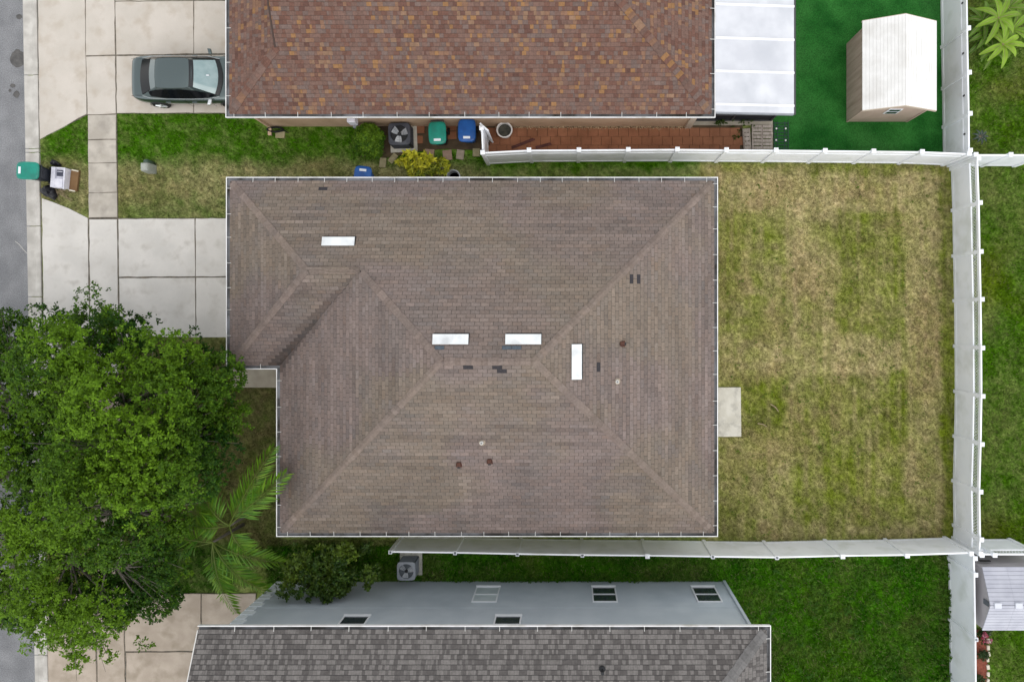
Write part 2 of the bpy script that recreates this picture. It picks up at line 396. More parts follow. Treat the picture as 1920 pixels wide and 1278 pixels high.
def wob(poly):
    out = []
    for i, p in enumerate(poly):
        a = Vector(p); b = Vector(poly[(i + 1) % len(poly)]); n = max(1, int((b - a).length / .3)); t = (b - a).normalized(); nv = Vector((-t.y, t.x))
        for k in range(n): out.append(tuple(a.lerp(b, k / n) + (nv * random.gauss(0, .007) if k else Vector((0, 0)))))
    return out
def slabs(name, base_poly, polys, mat, zt=.03):
    st = struct(MB().prism(poly_px(base_poly), -.06, .010).build(name, 'joint'))
    for q in polys: MB().prism(wob(poly_px(q)), -.03, zt + random.uniform(-.004, .004), bev=.008).build('slab', mat, st)
    return st
slabs('neighbour_driveway', [(71, -60), (470, -60), (470, 213), (219, 213), (164, 215), (75.5, 261)],
      [[(71, -60), (158.6, -60), (163, 214), (75.5, 261.5)],
       [(161, -60), (214, -60), (216.5, 103), (162, 104.5)], [(162.2, 107), (216.6, 105.5), (218, 213), (165, 215)],
       [(217, -60), (362, -60), (363, 1), (217, 2)], [(364.5, -60), (470, -60), (470, 0), (364.5, 1)],
       [(217.2, 4), (363, 3), (363, 101.5), (219, 103)], [(364.5, 3), (470, 2), (470, 100), (364.5, 101.5)],
       [(219.3, 106), (363, 104.5), (363, 212), (220, 212.5)], [(364.5, 104.5), (470, 103), (470, 211), (364.5, 212)]], 'conc_b')
slabs('sidewalk', [(165, 213), (219, 212), (221, 410), (167, 410)],
      [[(165.5, 216.5), (218, 215.5), (218, 261), (166, 262)], [(166, 263.5), (218.2, 262.5), (219, 304.5), (166.3, 305.5)],
       [(166.3, 307), (219, 306), (220, 360), (167, 361)], [(167, 362.3), (220, 361.3), (220.6, 407), (167.3, 408)]], 'conc_e')
slabs('driveway', [(79.5, 372), (165, 409), (470, 409), (470, 632), (226, 632), (226, 700), (84, 700)],
      [[(79.5, 372), (100, 379), (130, 391), (165.3, 409), (168.5, 700), (84, 700)],
       [(168.3, 411.5), (219.8, 411.5), (223.5, 700), (171, 700)],
       [(222.8, 411), (365.2, 410), (366, 518), (224, 519)], [(367.6, 410), (470, 409), (470, 517.5), (367.6, 518)],
       [(224.2, 521.6), (366, 520.8), (367, 632), (226, 632)], [(368.4, 520.8), (470, 520), (470, 632), (368.6, 632)]], 'conc_a')
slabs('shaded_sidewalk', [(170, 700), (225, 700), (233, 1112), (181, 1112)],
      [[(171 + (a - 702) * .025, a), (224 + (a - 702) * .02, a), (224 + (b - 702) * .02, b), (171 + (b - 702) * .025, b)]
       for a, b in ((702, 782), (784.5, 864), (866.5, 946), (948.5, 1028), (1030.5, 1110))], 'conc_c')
slabs('south_driveway', [(89.5, 1112), (480, 1112), (480, 1340), (92, 1340)],
      [[(89.5, 1112), (179, 1112), (182, 1340), (92, 1340)], [(181.5, 1112), (231.5, 1112), (236, 1340), (184.5, 1340)],
       [(234.5, 1112), (376.8, 1112), (376.8, 1218), (236, 1219.3)], [(379.2, 1112), (480, 1112), (480, 1217), (379.2, 1218)],
       [(237, 1222.3), (376.8, 1221), (377, 1340), (239, 1340)], [(379.2, 1221), (480, 1220), (480, 1340), (379.2, 1340)]], 'conc_c')
struct(MB().prism(poly_px([(1350, 212), (1450, 228), (1452, 296), (1776, 300), (1772, -60), (1350, -60)]), -.05, .012).build('artificial_turf', 'turf'))

# ================================================================== GRASS (stuff)
def grass(name, label, polys, dens, h, wd, lean=1.0, jitter=.28, keep=None):
    Ls = []
    for poly in polys:
        xs = [p[0] for p in poly]; ys = [p[1] for p in poly]
        n = int((max(xs) - min(xs)) * (max(ys) - min(ys)) / 48 ** 2 * dens)
        x = RNG.uniform(min(xs), max(xs), n); y = RNG.uniform(min(ys), max(ys), n)
        k = in_poly(x, y, poly); Ls.append(np.stack([x[k], y[k]], 1))
    q = np.concatenate(Ls)
    # clumpy density
    k = RNG.rand(len(q)) < .35 + 1.1 * fbm(q[:, 0] / 6, q[:, 1] / 6, 3); q = q[k]; n = len(q)
    c = lawn_colour(q[:, 0], q[:, 1]) * (1 + RNG.normal(0, jitter, (n, 1)))
    pale = RNG.rand(n) < .09; c[pale] = c[pale] * .4 + np.array([.30, .26, .14]) * .6
    X = (q[:, 0] - NX) / 48; Y = (NY - q[:, 1]) / 48
    a = RNG.uniform(0, 2 * math.pi, n); hh = h * RNG.uniform(.5, 1.4, n); ln = hh * lean * RNG.uniform(.4, 1.5, n); wv = wd * RNG.uniform(.6, 1.4, n)
    dx, dy = np.cos(a), np.sin(a)
    z0 = np.full(n, -.04)
    Vv = np.empty((n, 3, 3))
    Vv[:, 0] = np.stack([X - dy * wv, Y + dx * wv, z0], 1); Vv[:, 1] = np.stack([X + dy * wv, Y - dx * wv, z0], 1)
    Vv[:, 2] = np.stack([X + dx * ln, Y + dy * ln, hh], 1)
    o = np_mesh(name, Vv.reshape(-1, 3), np.arange(3 * n).reshape(n, 3), 'blade', np.clip(c, .004, .9), kind='stuff')
    tag(o, label, 'grass'); return o
BACK = [(1349, 303), (1787, 305), (1791, 1014), (1349, 1014)]
grass('grass', 'patchy dry back lawn grass enclosed by the white fences', [BACK, [(905, 303), (1349, 303), (1349, 372), (905, 372)]], 1500, .026, .009)
grass('grass', 'green and drying front lawn grass between the two driveways',
      [[(219.5, 213.5), (424, 212.5), (500, 239), (664, 239), (724, 288), (900, 290), (908, 304), (908, 372), (430, 372), (430, 409), (221.5, 410)]], 1500, .045, .010)
grass('grass', 'small kerbside grass verge beside the discarded cabinet', [[(75.8, 263), (164.5, 217), (166.3, 406), (125, 388), (80, 371)]], 1500, .045, .010)
grass('grass', 'lush weedy lawn grass beside the grey shingled house', [[(500, 1012), (1785, 1015), (1787, 1330), (1365, 1330), (1361, 1094), (500, 1094)]], 1150, .075, .020, 1.1, .26)
grass('grass', 'green lawn grass beyond the white lattice fence', [[(1782, -50), (1960, -50), (1960, 308), (1788, 308)], [(1792, 310), (1960, 310), (1960, 1016), (1795, 1016)], [(1852, 1120), (1960, 1120), (1960, 1330), (1852, 1330)]], 1300, .05, .012, 1.0, .24)
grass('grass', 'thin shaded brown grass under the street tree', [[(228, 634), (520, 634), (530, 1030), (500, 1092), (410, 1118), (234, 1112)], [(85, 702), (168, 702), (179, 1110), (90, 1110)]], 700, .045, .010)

# ================================================================== ROOFS AND HOUSES
class Plane:
    """one roof slope: u runs along the eave, d is the plan distance from the eave"""
    def __init__(s, fmap, l, r, dmax, brk=(), rev=False): s.map = fmap; s.l = l; s.r = r; s.dmax = dmax; s.brk = brk; s.rev = rev
def build_roof(root, planes, ze, pitch, exposure, widths, colour, deckmat, lift, big_score, stagger=True, soffit=None, shadow_slit=.008):
    off = Vector(root.location); dk = MB(off)
    for pl in planes:
        ds = [0, *pl.brk, pl.dmax]
        for a, b in zip(ds[:-1], ds[1:]):
            e = 1e-4; q = []
            for u, d in ((pl.l(a + e), a), (pl.r(a + e), a), (pl.r(b - e), b), (pl.l(b - e), b)):
                x, y = pl.map(u, d); q.append((x, y, ze + pitch * d))
            dk.add(q, [(0, 1, 2, 3)])
    if soffit:
        for poly in soffit: dk.prism(poly, ze - .16, ze - .03, mi=1)
    roof = dk.build('roof', [deckmat, 'fascia'], root)
    tabs = []
    for pl in planes:
        row = 0; d = -.02
        while d < pl.dmax - .02:
            d1 = d + exposure; dd0 = max(d, 1e-4); dd1 = min(d1, pl.dmax - 1e-4)
            l0, r0, l1, r1 = pl.l(dd0), pl.r(dd0), pl.l(dd1), pl.r(dd1)
            u = min(l0, l1) - random.random() * widths[1] if not stagger else math.floor(min(l0, l1) / widths[0] - 1) * widths[0] + (row % 2) * widths[0] / 2 + random.uniform(-.012, .012)
            hi = max(r0, r1)
            while u < hi:
                wd = widths[0] if stagger else random.uniform(*widths)
                a0, b0, a1, b1 = max(u, l0), min(u + wd, r0), max(u, l1), min(u + wd, r1)
                u += wd
                if b0 - a0 < .015 and b1 - a1 < .015: continue
                if b0 < a0: a0 = b0 = (a0 + b0) / 2
                if b1 < a1: a1 = b1 = (a1 + b1) / 2
                g = .006 if stagger else .002
                pts = [(a0 + g, d), (b0 - g, d), (b1 - g, d1 - shadow_slit), (a1 + g, d1 - shadow_slit)]  # gap bares dark deck between courses, its shape standing in for butt shadows
                lf = lift * (random.uniform(.8, 1.25) if stagger else random.uniform(.5, 1.7))
                vs = []
                for i, (uu, ddd) in enumerate(pts):
                    x, y = pl.map(uu, ddd); vs.append((x, y, ze + pitch * ddd + (lf if i < 2 else lift * .25)))
                for i, (uu, ddd) in enumerate(pts):
                    x, y = pl.map(uu, ddd); vs.append((x, y, ze + pitch * ddd - .004))
                cx, cy = pl.map((a0 + b0 + a1 + b1) / 4, (d + d1) / 2)
                tabs.append((vs, colour(cx, cy, pl), big_score(cx, cy, ze + pitch * d) * min(1, (b0 - a0 + b1 - a1) / 2 / widths[0])))
            d = d1; row += 1
    order = sorted(range(len(tabs)), key=lambda i: -tabs[i][2]); top = set(order[:300])
    FS = [(0, 1, 2, 3), (0, 4, 5, 1), (1, 5, 6, 2), (3, 7, 4, 0)]
    field = MB(off)
    for i, (vs, c, sc) in enumerate(tabs):
        if i in top: MB(off).add(vs, FS, 0, c).build('shingle', 'shingle', roof, cols=True)
        else: field.add(vs, FS, 0, c)
    field.build('shingle_field', 'shingle', roof, kind='stuff', cols=True)
    return roof
def caps(root, roof, lines, step, wing, colour, drop, budget=300):
    """ridge and hip cap shingles, overlapping upwards from the eave"""
    off = Vector(root.location); field = MB(off); n = 0
    for p, q in lines:
        p = Vector(p); q = Vector(q); L = (q - p).length; d = (q - p).normalized(); h = Vector((d.x, d.y, 0)).normalized(); s = Vector((-h.y, h.x, 0))
        dr = drop * (1.0 if abs(d.z) < .02 else .7071)
        k = 0; t = .10
        while t < L - .02:
            e = min(t + step + .03, L); a = p + d * t; b = p + d * e; vs = []
            wv = wing * random.uniform(.93, 1.07)
            for c, up in ((a, .040), (b, .018)):
                for sg in (-1, 0, 1): vs.append(tuple(c + s * sg * wv + Vector((0, 0, up - abs(sg) * dr * wv))))
            for c in (a, b):
                for sg in (-1, 1): vs.append(tuple(c + s * sg * wv + Vector((0, 0, -.004 - dr * wv))))
            vs.append(tuple(a + Vector((0, 0, .004))))
            fs = [(0, 1, 4, 3), (1, 2, 5, 4), (6, 10, 1, 0), (10, 7, 2, 1), (6, 0, 3, 8), (2, 7, 9, 5)]
            c = colour(a.x, a.y, None)
            if n < budget: MB(off).add(vs, fs, 0, c).build('ridge_cap', 'shingle', roof, cols=True)
            else: field.add(vs, fs, 0, c)
            n += 1; t += step
    if field.v: field.build('ridge_cap_field', 'shingle', roof, kind='stuff', cols=True)
def gutter(root, pts, ze, wid=.175, hang=None, closed=False, phase=.4, step=.86, name='gutter'):
    """white box gutter: pts is the outer lip line, the roof lies on its left-hand side"""
    off = Vector(root.location); pts = [Vector(p) for p in pts]; n = len(pts)
    def nrm(i, j): d = (pts[j] - pts[i]).normalized(); return Vector((-d.y, d.x))
    ins = []
    for i in range(n):
        a = nrm(i - 1, i) if (i > 0 or closed) else None; b = nrm(i, (i + 1) % n) if (i < n - 1 or closed) else None
        if a is None: v = b
        elif b is None: v = a
        else: v = (a + b) / (1 + a.dot(b))
        ins.append(v)
    for i in range(n - 1 + (1 if closed else 0)):
        j = (i + 1) % n; rows = []
        for k in (i, j):
            f = lambda t, z: (pts[k].x + ins[k].x * t, pts[k].y + ins[k].y * t, z)
            rows.append([f(.015, ze - .13), f(0, ze + .005), f(0, ze + .012), f(.030, ze + .012), f(.030, ze - .004), f(.020, ze - .03), f(.028, ze - .085), f(wid - .004, ze - .085), f(wid - .002, ze - .02), f(wid, ze - .02), f(wid, ze - .13)])
        m = MB(off); c = len(rows[0]); vs = rows[0] + rows[1]
        for q in range(c):
            r = (q + 1) % c; m.add([rows[0][q], rows[1][q], rows[1][r], rows[0][r]], [(3, 2, 1, 0)], 1 if 5 <= q <= 7 else 0)
        if not closed and i == 0: m.add(rows[0], [tuple(range(c))])
        if not closed and j == n - 1: m.add(rows[1], [tuple(range(c))[::-1]])
        g = m.build(name, ['gutter_white', 'gutter_in'], root)
        L = (pts[j] - pts[i]).length; d = (pts[j] - pts[i]).normalized(); nv = nrm(i, j); t = phase
        while t < L - .1:
            a = pts[i] + d * t + nv * .03; b = pts[i] + d * t + nv * (wid + .03)
            MB(off).bar(a, b, .017, ze - .012, ze + .010, zq0=ze + .004, zq1=ze + .026).build('gutter_hanger', 'hanger', g)
            t += step * random.uniform(.9, 1.1)

# ---------------------------------------------------------------- main brown house
ZE, PI_ = 2.62, .48
GX0, GX1, GY0, GY1, GXM, GYM = -12.18, 5.26, -7.67, 5.07, -10.40, -1.74      # gutter lip
g_ = .150
xa0, xa1, ya0, ya1, xb0, yb0 = GXM + g_, GX1 - g_, GY0 + g_, GY1 - g_, GX0 + g_, GYM + g_
hA = (ya1 - ya0) / 2; hB = (ya1 - yb0) / 2
house = thing('house', 'single-storey house with brown shingle hip roof, white vents and notched front corner', 'house', ((GX0 + GX1) / 2, (GY0 + GY1) / 2, 0))
HO = Vector(house.location)
PATCH = []                                        # replaced or torn dark tabs: (x, y, half-width, half-depth, colour)
for px, py, hx, hy, z in ((874, 686, 9, 5, 5.4), (936, 691, 9, 6, 5.4), (1121, 682, 4, 8, 4.8), (1197, 513, 3.6, 8.4, 4.5), (1185, 530, 3.6, 8.4, 4.5), (609, 351, 8, 3.4, 2.8)):
    v = P(px, py, z); PATCH.append((v.x, v.y, hx / 56, hy / 56, (.045, .042, .046)))
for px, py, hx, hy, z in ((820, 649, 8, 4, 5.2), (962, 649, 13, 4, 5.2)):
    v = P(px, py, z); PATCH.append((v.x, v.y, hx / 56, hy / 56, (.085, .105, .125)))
val_a = Vector((xa0, yb0)); val_d = Vector((1, 1)).normalized()
def col_brown(x, y, pl):
    for a, b, hx, hy, c in PATCH:
        if abs(x - a) < hx and abs(y - b) < hy: return c
    f = float(fbm(x * .35 + 40, y * .35 + 40, 1, 3)); g = float(fbm(x * .9 + 10, y * .9 + 80, 5, 3))
    pink = np.array([.202, .160, .145]); tan = np.array([.205, .166, .134]); grey = np.array([.175, .147, .135])
    c = pink + (tan - pink) * float(sstep(.46, .62, f)); c = c + (grey - c) * float(sstep(.5, .75, g)) * .6
    if pl is not None:
        ns_ = pl in (planes1[0], planes1[1], planes1[5])
        c = c * (1 + .34 * (float(vnoise(x * .55 + 60, y * 8.3 + 60, 3)) - .5)) if ns_ else c * (1 + .34 * (float(vnoise(x * 8.3 + 60, y * .55 + 60, 3)) - .5))
    # tan weathering round the crown of the roof
    k = math.exp(-((x + .5) ** 2 / 18 + (y - 1.2) ** 2 / 9)); c = c + (tan * 1.04 - c) * .45 * k
    # algae by the south eave and the west corner
    s = float(sstep(-5.2, -7.3, y) * sstep(-9.8, -8, x) * (1 - sstep(-3.6, -3.0, x))) * float(sstep(.35, .65, fbm(x * .8, y * .8 + 5, 2, 3))); c = c * (1 - .32 * s) + np.array([.06, .062, .052]) * .3 * s
    s = float(np.exp(-((x + 9.9) ** 2 / .5 + (y + 5.4) ** 2 / .9))); c = c * (1 - .42 * s)
    # streaks below the pipes
    for sx, y0, y1, wd, am in ((-3.56, -7.5, -4.75, .05, .30), (-2.66, -5.8, -4.2, .06, .26)):
        if abs(x - sx) < wd + .12 and y0 < y < y1: c = c * (1 + am * (1 - abs(x - sx) / (wd + .13)))
    for sx, wd in ((-1.6, .5), (1.0, .35), (-4.6, .4), (2.6, .4)):
        if y < -4.6 and abs(x - sx) < wd: c = c * (1 - .10 * (1 - abs(x - sx) / wd))
    # leaf dirt in the valley
    r = Vector((x, y)) - val_a; al = r.dot(val_d); ac = r.x * -val_d.y + r.y * val_d.x
    if -.2 < al < 4.6: c = c * (1 - .72 * math.exp(-((ac - .08) / (.11 + .06 * max(0, 3 - al))) ** 2) * max(.3, 1 - al / 6.5))
    if pl is not None and -.6 < al < 3.0 and 0 < ac < 1.6: c = c * .93  # garage slope beside the valley slightly darker
    c = c * .93 * random.gauss(1, .06); t = random.gauss(0, .003)
    return (max(.01, c[0] + t), max(.01, c[1]), max(.01, c[2] - t * .6))
planes1 = [
    Plane(lambda u, d: (u, ya0 + d), lambda d: xa0 + d, lambda d: xa1 - d, hA),
    Plane(lambda u, d: (-u, ya1 - d), lambda d: -(xa1 - d), lambda d: -(xb0 + d if d < hB else xa0 + d), hA, (hB,)),
    Plane(lambda u, d: (xa1 - d, u), lambda d: ya0 + d, lambda d: ya1 - d, hA),
    Plane(lambda u, d: (xa0 + d, -u), lambda d: -(yb0 + d if d < hB else ya1 - d), lambda d: -(ya0 + d), hA, (hB,)),
    Plane(lambda u, d: (xb0 + d, -u), lambda d: -(ya1 - d), lambda d: -(yb0 + d), hB),
    Plane(lambda u, d: (u, yb0 + d), lambda d: xb0 + d, lambda d: xa0 + d, hB)]
roof1 = build_roof(house, planes1, ZE, PI_, .125, (.305, .305), col_brown, 'deck', .011, lambda x, y, z: z,
                   soffit=[[(xa0 + .01, ya0 + .01), (xa1 - .01, ya0 + .01), (xa1 - .01, ya1 - .01), (xb0 + .01, ya1 - .01), (xb0 + .01, yb0 + .01), (xa0 + .01, yb0 + .01)]])
zr = ZE + PI_ * hA; zb = ZE + PI_ * hB
rl, rr, ry = xa0 + hA, xa1 - hA, ya0 + hA
bl, bq, by = xb0 + hB, xa0 + hB, ya1 - hB
def col_cap1(x, y, pl):
    c = np.array(col_brown(x, y, None)); return tuple(c * .5 + np.array([.212, .166, .142]) * .5 * random.gauss(.98, .12))
caps(house, roof1, [((xa0, ya0, ZE), (rl, ry, zr)), ((xa1, ya0, ZE), (rr, ry, zr)), ((xa1, ya1, ZE), (rr, ry, zr)), ((bq, by, zb), (rl, ry, zr)),
                    ((rl, ry, zr), (rr, ry, zr)), ((xb0, ya1, ZE), (bl, by, zb)), ((xb0, yb0, ZE), (bl, by, zb)), ((bl, by, zb), (bq, by, zb))], .17, .118, col_cap1, PI_)
gutter(house, [(GX0, GY1), (GX0, GYM), (GXM, GYM), (GXM, GY0), (GX1, GY0), (GX1, GY1)], ZE, closed=True)
ov = .42
wl = [(GXM + ov, GY0 + ov), (GX1 - ov, GY0 + ov), (GX1 - ov, GY1 - ov), (GX0 + ov, GY1 - ov), (GX0 + ov, GYM + ov), (GXM + ov, GYM + ov)]
MB(HO).prism(wl, -.05, ZE - .161).build('wall', 'stucco_cream', house)
gd = MB(HO).box(GX0 + ov - .03, GX0 + ov - .004, -.6, 4.0, .03, 2.15).build('garage_door', 'garage_door', house)
def roof_z(d): return ZE + PI_ * d
def box_vent(px0, px1, py0, py1, z, down):
    c = P((px0 + px1) / 2, (py0 + py1) / 2, z); s = FPX / (CAM_H - z); sx = (px1 - px0) / s; sy = (py1 - py0) / s
    d = (ya1 - c.y) if down == 'n' else (xa1 - c.x)
    zc = roof_z(d); lx, ly = (sx, sy)
    def zz(x, y): return zc - PI_ * ((y - c.y) if down == 'n' else (x - c.x))
    m = MB(HO); x0, x1, y0, y1 = c.x - lx / 2, c.x + lx / 2, c.y - ly / 2, c.y + ly / 2
    # hood: sloping sheet that stands off the roof, closed up-slope, open at the lower edge
    up = .115
    if down == 'n': cr = [(x0, y0), (x1, y0), (x1, y1), (x0, y1)]; hz = [.05, .05, up, up]
    else: cr = [(x0, y0), (x1, y0), (x1, y1), (x0, y1)]; hz = [.05, up, up, .05]
    top = [(x, y, zz(x, y) + h) for (x, y), h in zip(cr, hz)]; bot = [(x, y, zz(x, y) + h - .02) for (x, y), h in zip(cr, hz)]
    m.add(bot + top, [(0, 3, 2, 1), (4, 5, 6, 7), (0, 1, 5, 4), (1, 2, 6, 5), (2, 3, 7, 6), (3, 0, 4, 7)])
    v = m.build('roof_vent', 'vent_white', house)
    m = MB(HO); e = .018; ins = [(x0 + e, y0 + e), (x1 + .02, y0 + e), (x1 + .02, y1 + .035), (x0 + e, y1 + .035)] if down == 'n' else [(x0 + e, y0 + e), (x1 + .035, y0 + e), (x1 + .035, y1 + .02), (x0 + e, y1 + .02)]
    m.add([(x, y, zz(x, y) + .006) for x, y in ins] + [(x, y, zz(x, y) + .034) for x, y in ins], [(0, 3, 2, 1), (4, 5, 6, 7), (0, 1, 5, 4), (1, 2, 6, 5), (2, 3, 7, 6), (3, 0, 4, 7)])
    m.build('vent_throat', 'dark_metal', v)
box_vent(598, 660, 442, 459, 4.05, 'n'); box_vent(812, 879, 626, 645, 5.25, 'n'); box_vent(948, 1015, 626, 645, 5.25, 'n'); box_vent(1072, 1091, 645, 711, 4.98, 'e')
def goose(px, py, z, dirn):
    c = P(px, py, z); d = (xa1 - c.x) if dirn == 'e' else (c.y - ya0); zc = roof_z(d); m = MB(HO)
    m.rings([[(c.x + a * r, c.y + b * r, zc + h) for a, b in ((-1, -1), (1, -1), (1, 1), (-1, 1))] for r, h in ((.10, -.05), (.10, .01), (.075, .03), (.075, .10), (.06, .12))])
    o = m.build('exhaust_vent', 'rust', house, bevel=.01)
    dx, dy = (.09, 0) if dirn == 'e' else (0, -.09)
    MB(HO).obox((c.x + dx * .9, c.y + dy * .9), .09, .09, zc + .02, zc + .08).build('vent_mouth', 'dark_metal', o)
goose(1168, 645, 4.55, 'e'); goose(859, 872, 4.1, 's'); goose(917, 866, 4.15, 's')
def pipe(px, py, z, dirn):
    c = P(px, py, z); d = (xa1 - c.x) if dirn == 'e' else (c.y - ya0); zc = roof_z(d)
    m = MB(HO).lathe([(.055, -.05), (.055, .22), (.042, .22), (.042, .1)], (c.x, c.y, zc), 14); o = m.build('vent_pipe', 'pvc', house, smooth=False)
    MB(HO).lathe([(.12, -.06), (.11, .02), (.058, .06)], (c.x, c.y, zc), 14).build('pipe_flashing', 'stone', o)
pipe(1158, 716, 4.6, 'e'); pipe(903, 830, 4.45, 's')
# front porch and rear door slabs belong to the setting
struct(MB().prism(poly_px([(433.5, 660), (530, 660), (530, 726), (434.5, 726)]), -.05, .08, bev=.01).build('porch_step', 'conc_old'))
struct(MB().prism(poly_px([(1320, 726), (1388, 725.5), (1389, 817.5), (1320, 818)]), -.05, .09, bev=.012).build('rear_step', 'conc_d'))

# ---------------------------------------------------------------- north house: mottled orange-brown roof
Q0, Q1, QS, QN, QP = -12.20, 5.17, 7.17, 18.6, .45
qx0, qx1, qy0, qy1 = Q0 + g_, Q1 - g_, QS + g_, QN - g_
hQ = (qy1 - qy0) / 2; dg = 2.0
nhouse = thing('house', 'house with mottled orange and brown shingle roof above the parked car', 'house', ((Q0 + Q1) / 2, (QS + QN) / 2, 0)); NO = Vector(nhouse.location)
PAL = [((.158, .096, .077), .38), ((.142, .074, .056), .25), ((.150, .106, .092), .16), ((.118, .062, .049), .05), ((.205, .116, .076), .09), ((.25, .135, .062), .06), ((.22, .135, .088), .01)]
def col_mottle(x, y, pl):
    n = float(fbm(x * .8, y * .8, 4, 3)); r = random.random() - (n - .5) * .5; a = 0
    for c, p in PAL:
        a += p
        if r < a: break
    k = random.gauss(1, .06); return tuple(v * k for v in c)
planes2 = [Plane(lambda u, d: (u, qy0 + d), lambda d: qx0 + d if d < dg else qx0 + dg, lambda d: qx1 - d, hQ, (dg,)),
           Plane(lambda u, d: (-u, qy1 - d), lambda d: -(qx1 - d), lambda d: -(qx0 + d if d < dg else qx0 + dg), hQ, (dg,)),
           Plane(lambda u, d: (qx1 - d, u), lambda d: qy0 + d, lambda d: qy1 - d, hQ),
           Plane(lambda u, d: (qx0 + d, -u), lambda d: -(qy1 - d), lambda d: -(qy0 + d), dg)]
roof2 = build_roof(nhouse, planes2, ZE, QP, .128, (.06, .22), col_mottle, 'deck2', .008, lambda x, y, z: -abs(x + 3) * .05 - abs(y - 9.0), stagger=False,
                   soffit=[[(qx0 + .01, qy0 + .01), (qx1 - .01, qy0 + .01), (qx1 - .01, qy1 - .01), (qx0 + .01, qy1 - .01)]])
zQ = lambda d: ZE + QP * d
caps(nhouse, roof2, [((qx0, qy0, ZE), (qx0 + dg, qy0 + dg, zQ(dg))), ((qx1, qy0, ZE), (qx1 - hQ, qy0 + hQ, zQ(hQ))), ((qx1, qy1, ZE), (qx1 - hQ, qy0 + hQ, zQ(hQ))),
                     ((qx0, qy1, ZE), (qx0 + dg, qy1 - dg, zQ(dg))), ((qx0 + dg, qy0 + hQ, zQ(hQ)), (qx1 - hQ, qy0 + hQ, zQ(hQ)))], .16, .14, lambda x, y, p: col_mottle(x, y, p) if random.random() < .75 else tuple(np.array([.155, .100, .082]) * random.gauss(1, .1)), QP)
# the dutch gable above the garage hip
gxw = qx0 + dg
MB(NO).add([(gxw, qy0 + dg, zQ(dg) - .05), (gxw, qy1 - dg, zQ(dg) - .05), (gxw, qy0 + hQ, zQ(hQ) - .02)], [(0, 2, 1)]).build('gable_wall', 'stucco_tan', nhouse)
for sgn, ya in ((1, qy0 + dg), (-1, qy1 - dg)):
    MB(NO).bar((gxw - .03, ya), (gxw - .03, qy0 + hQ), .05, zQ(dg) - .12, zQ(dg) + .015, zq0=zQ(hQ) - .12, zq1=zQ(hQ) + .015).build('rake_board', 'rust' if False else 'deck2', nhouse)
gutter(nhouse, [(Q0, QN), (Q0, QS), (Q1, QS), (Q1, QN)], ZE, phase=.3, step=1.15)
MB(NO).prism([(Q0 + .4, QS + .39), (4.72, QS + .39), (4.72, QN - .4), (Q0 + .4, QN - .4)], -.05, ZE - .161).build('wall', 'stucco_tan', nhouse)
MB(NO).box(Q0 + .37, Q0 + .396, 8.0, 12.6, .03, 2.15).build('garage_door', 'garage_door', nhouse)
MB(NO).box(4.50, 4.722, QS + .30, QS + .389, 0.01, ZE - .17).build('corner_pier', 'shed_trim', nhouse)
dsp = MB(NO).box(-11.72, -11.63, QS + .31, QS + .385, .12, ZE - .17); dsp.box(-11.74, -11.61, QS + .02, QS + .31, .04, .12); dsp.build('downspout', 'stucco_tan', nhouse)
# wall-mounted boxes
for px, z, sx, sz, mt in ((661, 1.2, .30, .45, 'box_white'), (667, .55, .16, .22, 'ac_grey')):
    x = (px - NX) * (CAM_H - z) / FPX
    MB(NO).box(x - sx / 2, x + sx / 2, QS + .17, QS + .388, z - sz / 2, z + sz / 2).build('meter_box', mt, nhouse, bevel=.02)
m = MB(NO).lathe([(.07, -.04), (.06, .02), (.03, .06)], (P(483, 0, 1.9).x, QS + .30, 1.9), 12); m.tube([(-11.35, QS + .38, 1.95), (P(483, 0, 1.9).x, QS + .31, 1.93)], .02)
m.build('security_light', 'pvc', nhouse)
# screened patio
pz0, pz1 = 2.50, 2.28
pat = thing('patio_enclosure', 'white panel patio roof over a dark screen room behind the mottled roof', 'patio cover', (6.6, 9.5, 0)); PO = Vector(pat.location)
px_l, px_r, py_s = Q1 + .03, P(1489, 0, 2.3).x, P(0, 211.5, 2.4).y
ys = [P(0, y, 2.4).y for y in (197, 135, 73, 10, -52, -115)]
edges = [py_s] + ys
for a, b in zip(edges[:-1], edges[1:]):
    m = MB(PO); e = .008
    m.add([(px_l, a + e, pz0 - .08), (px_r, a + e, pz1 - .08), (px_r, b - e, pz1 - .08), (px_l, b - e, pz0 - .08), (px_l, a + e, pz0), (px_r, a + e, pz1), (px_r, b - e, pz1), (px_l, b - e, pz0)],
          [(0, 3, 2, 1), (4, 5, 6, 7), (0, 1, 5, 4), (1, 2, 6, 5), (2, 3, 7, 6), (3, 0, 4, 7)])
    m.build('roof_panel', 'panel_white', pat)
for y in ys: MB(PO).bar((px_l, y), (px_r + .01, y), .075, pz0 - .05, pz0 + .028, zq0=pz1 - .05, zq1=pz1 + .028).build('seam_strip', 'panel_seam', pat)
MB(PO).box(px_r + .002, px_r + .075, py_s - .02, ys[-1], pz1 - .14, pz1 - .02).build('gutter', 'screen_frame', pat)
MB(PO).bar((px_l, py_s - .02), (px_r, py_s - .02), .04, pz0 - .13, pz0 - .005, zq0=pz1 - .13, zq1=pz1 - .005).build('fascia', 'ac_grey', pat)
MB(PO).box(4.75, 7.86, 7.80, 7.82, .05, 2.22).build('screen', 'screen', pat); MB(PO).box(7.84, 7.86, 7.83, 14, .05, 2.2).build('screen', 'screen', pat)
for x in (4.76, 6.3, 7.85): MB(PO).box(x - .03, x + .03, 7.755, 7.80, .05, 2.2).build('screen_post', 'screen_frame', pat)
MB(PO).box(4.73, 7.88, 7.75, 7.795, .0, .06).build('sill_rail', 'screen_frame', pat); MB(PO).box(4.73, 7.88, 7.75, 7.795, .8, .85).build('mid_rail', 'screen_frame', pat)
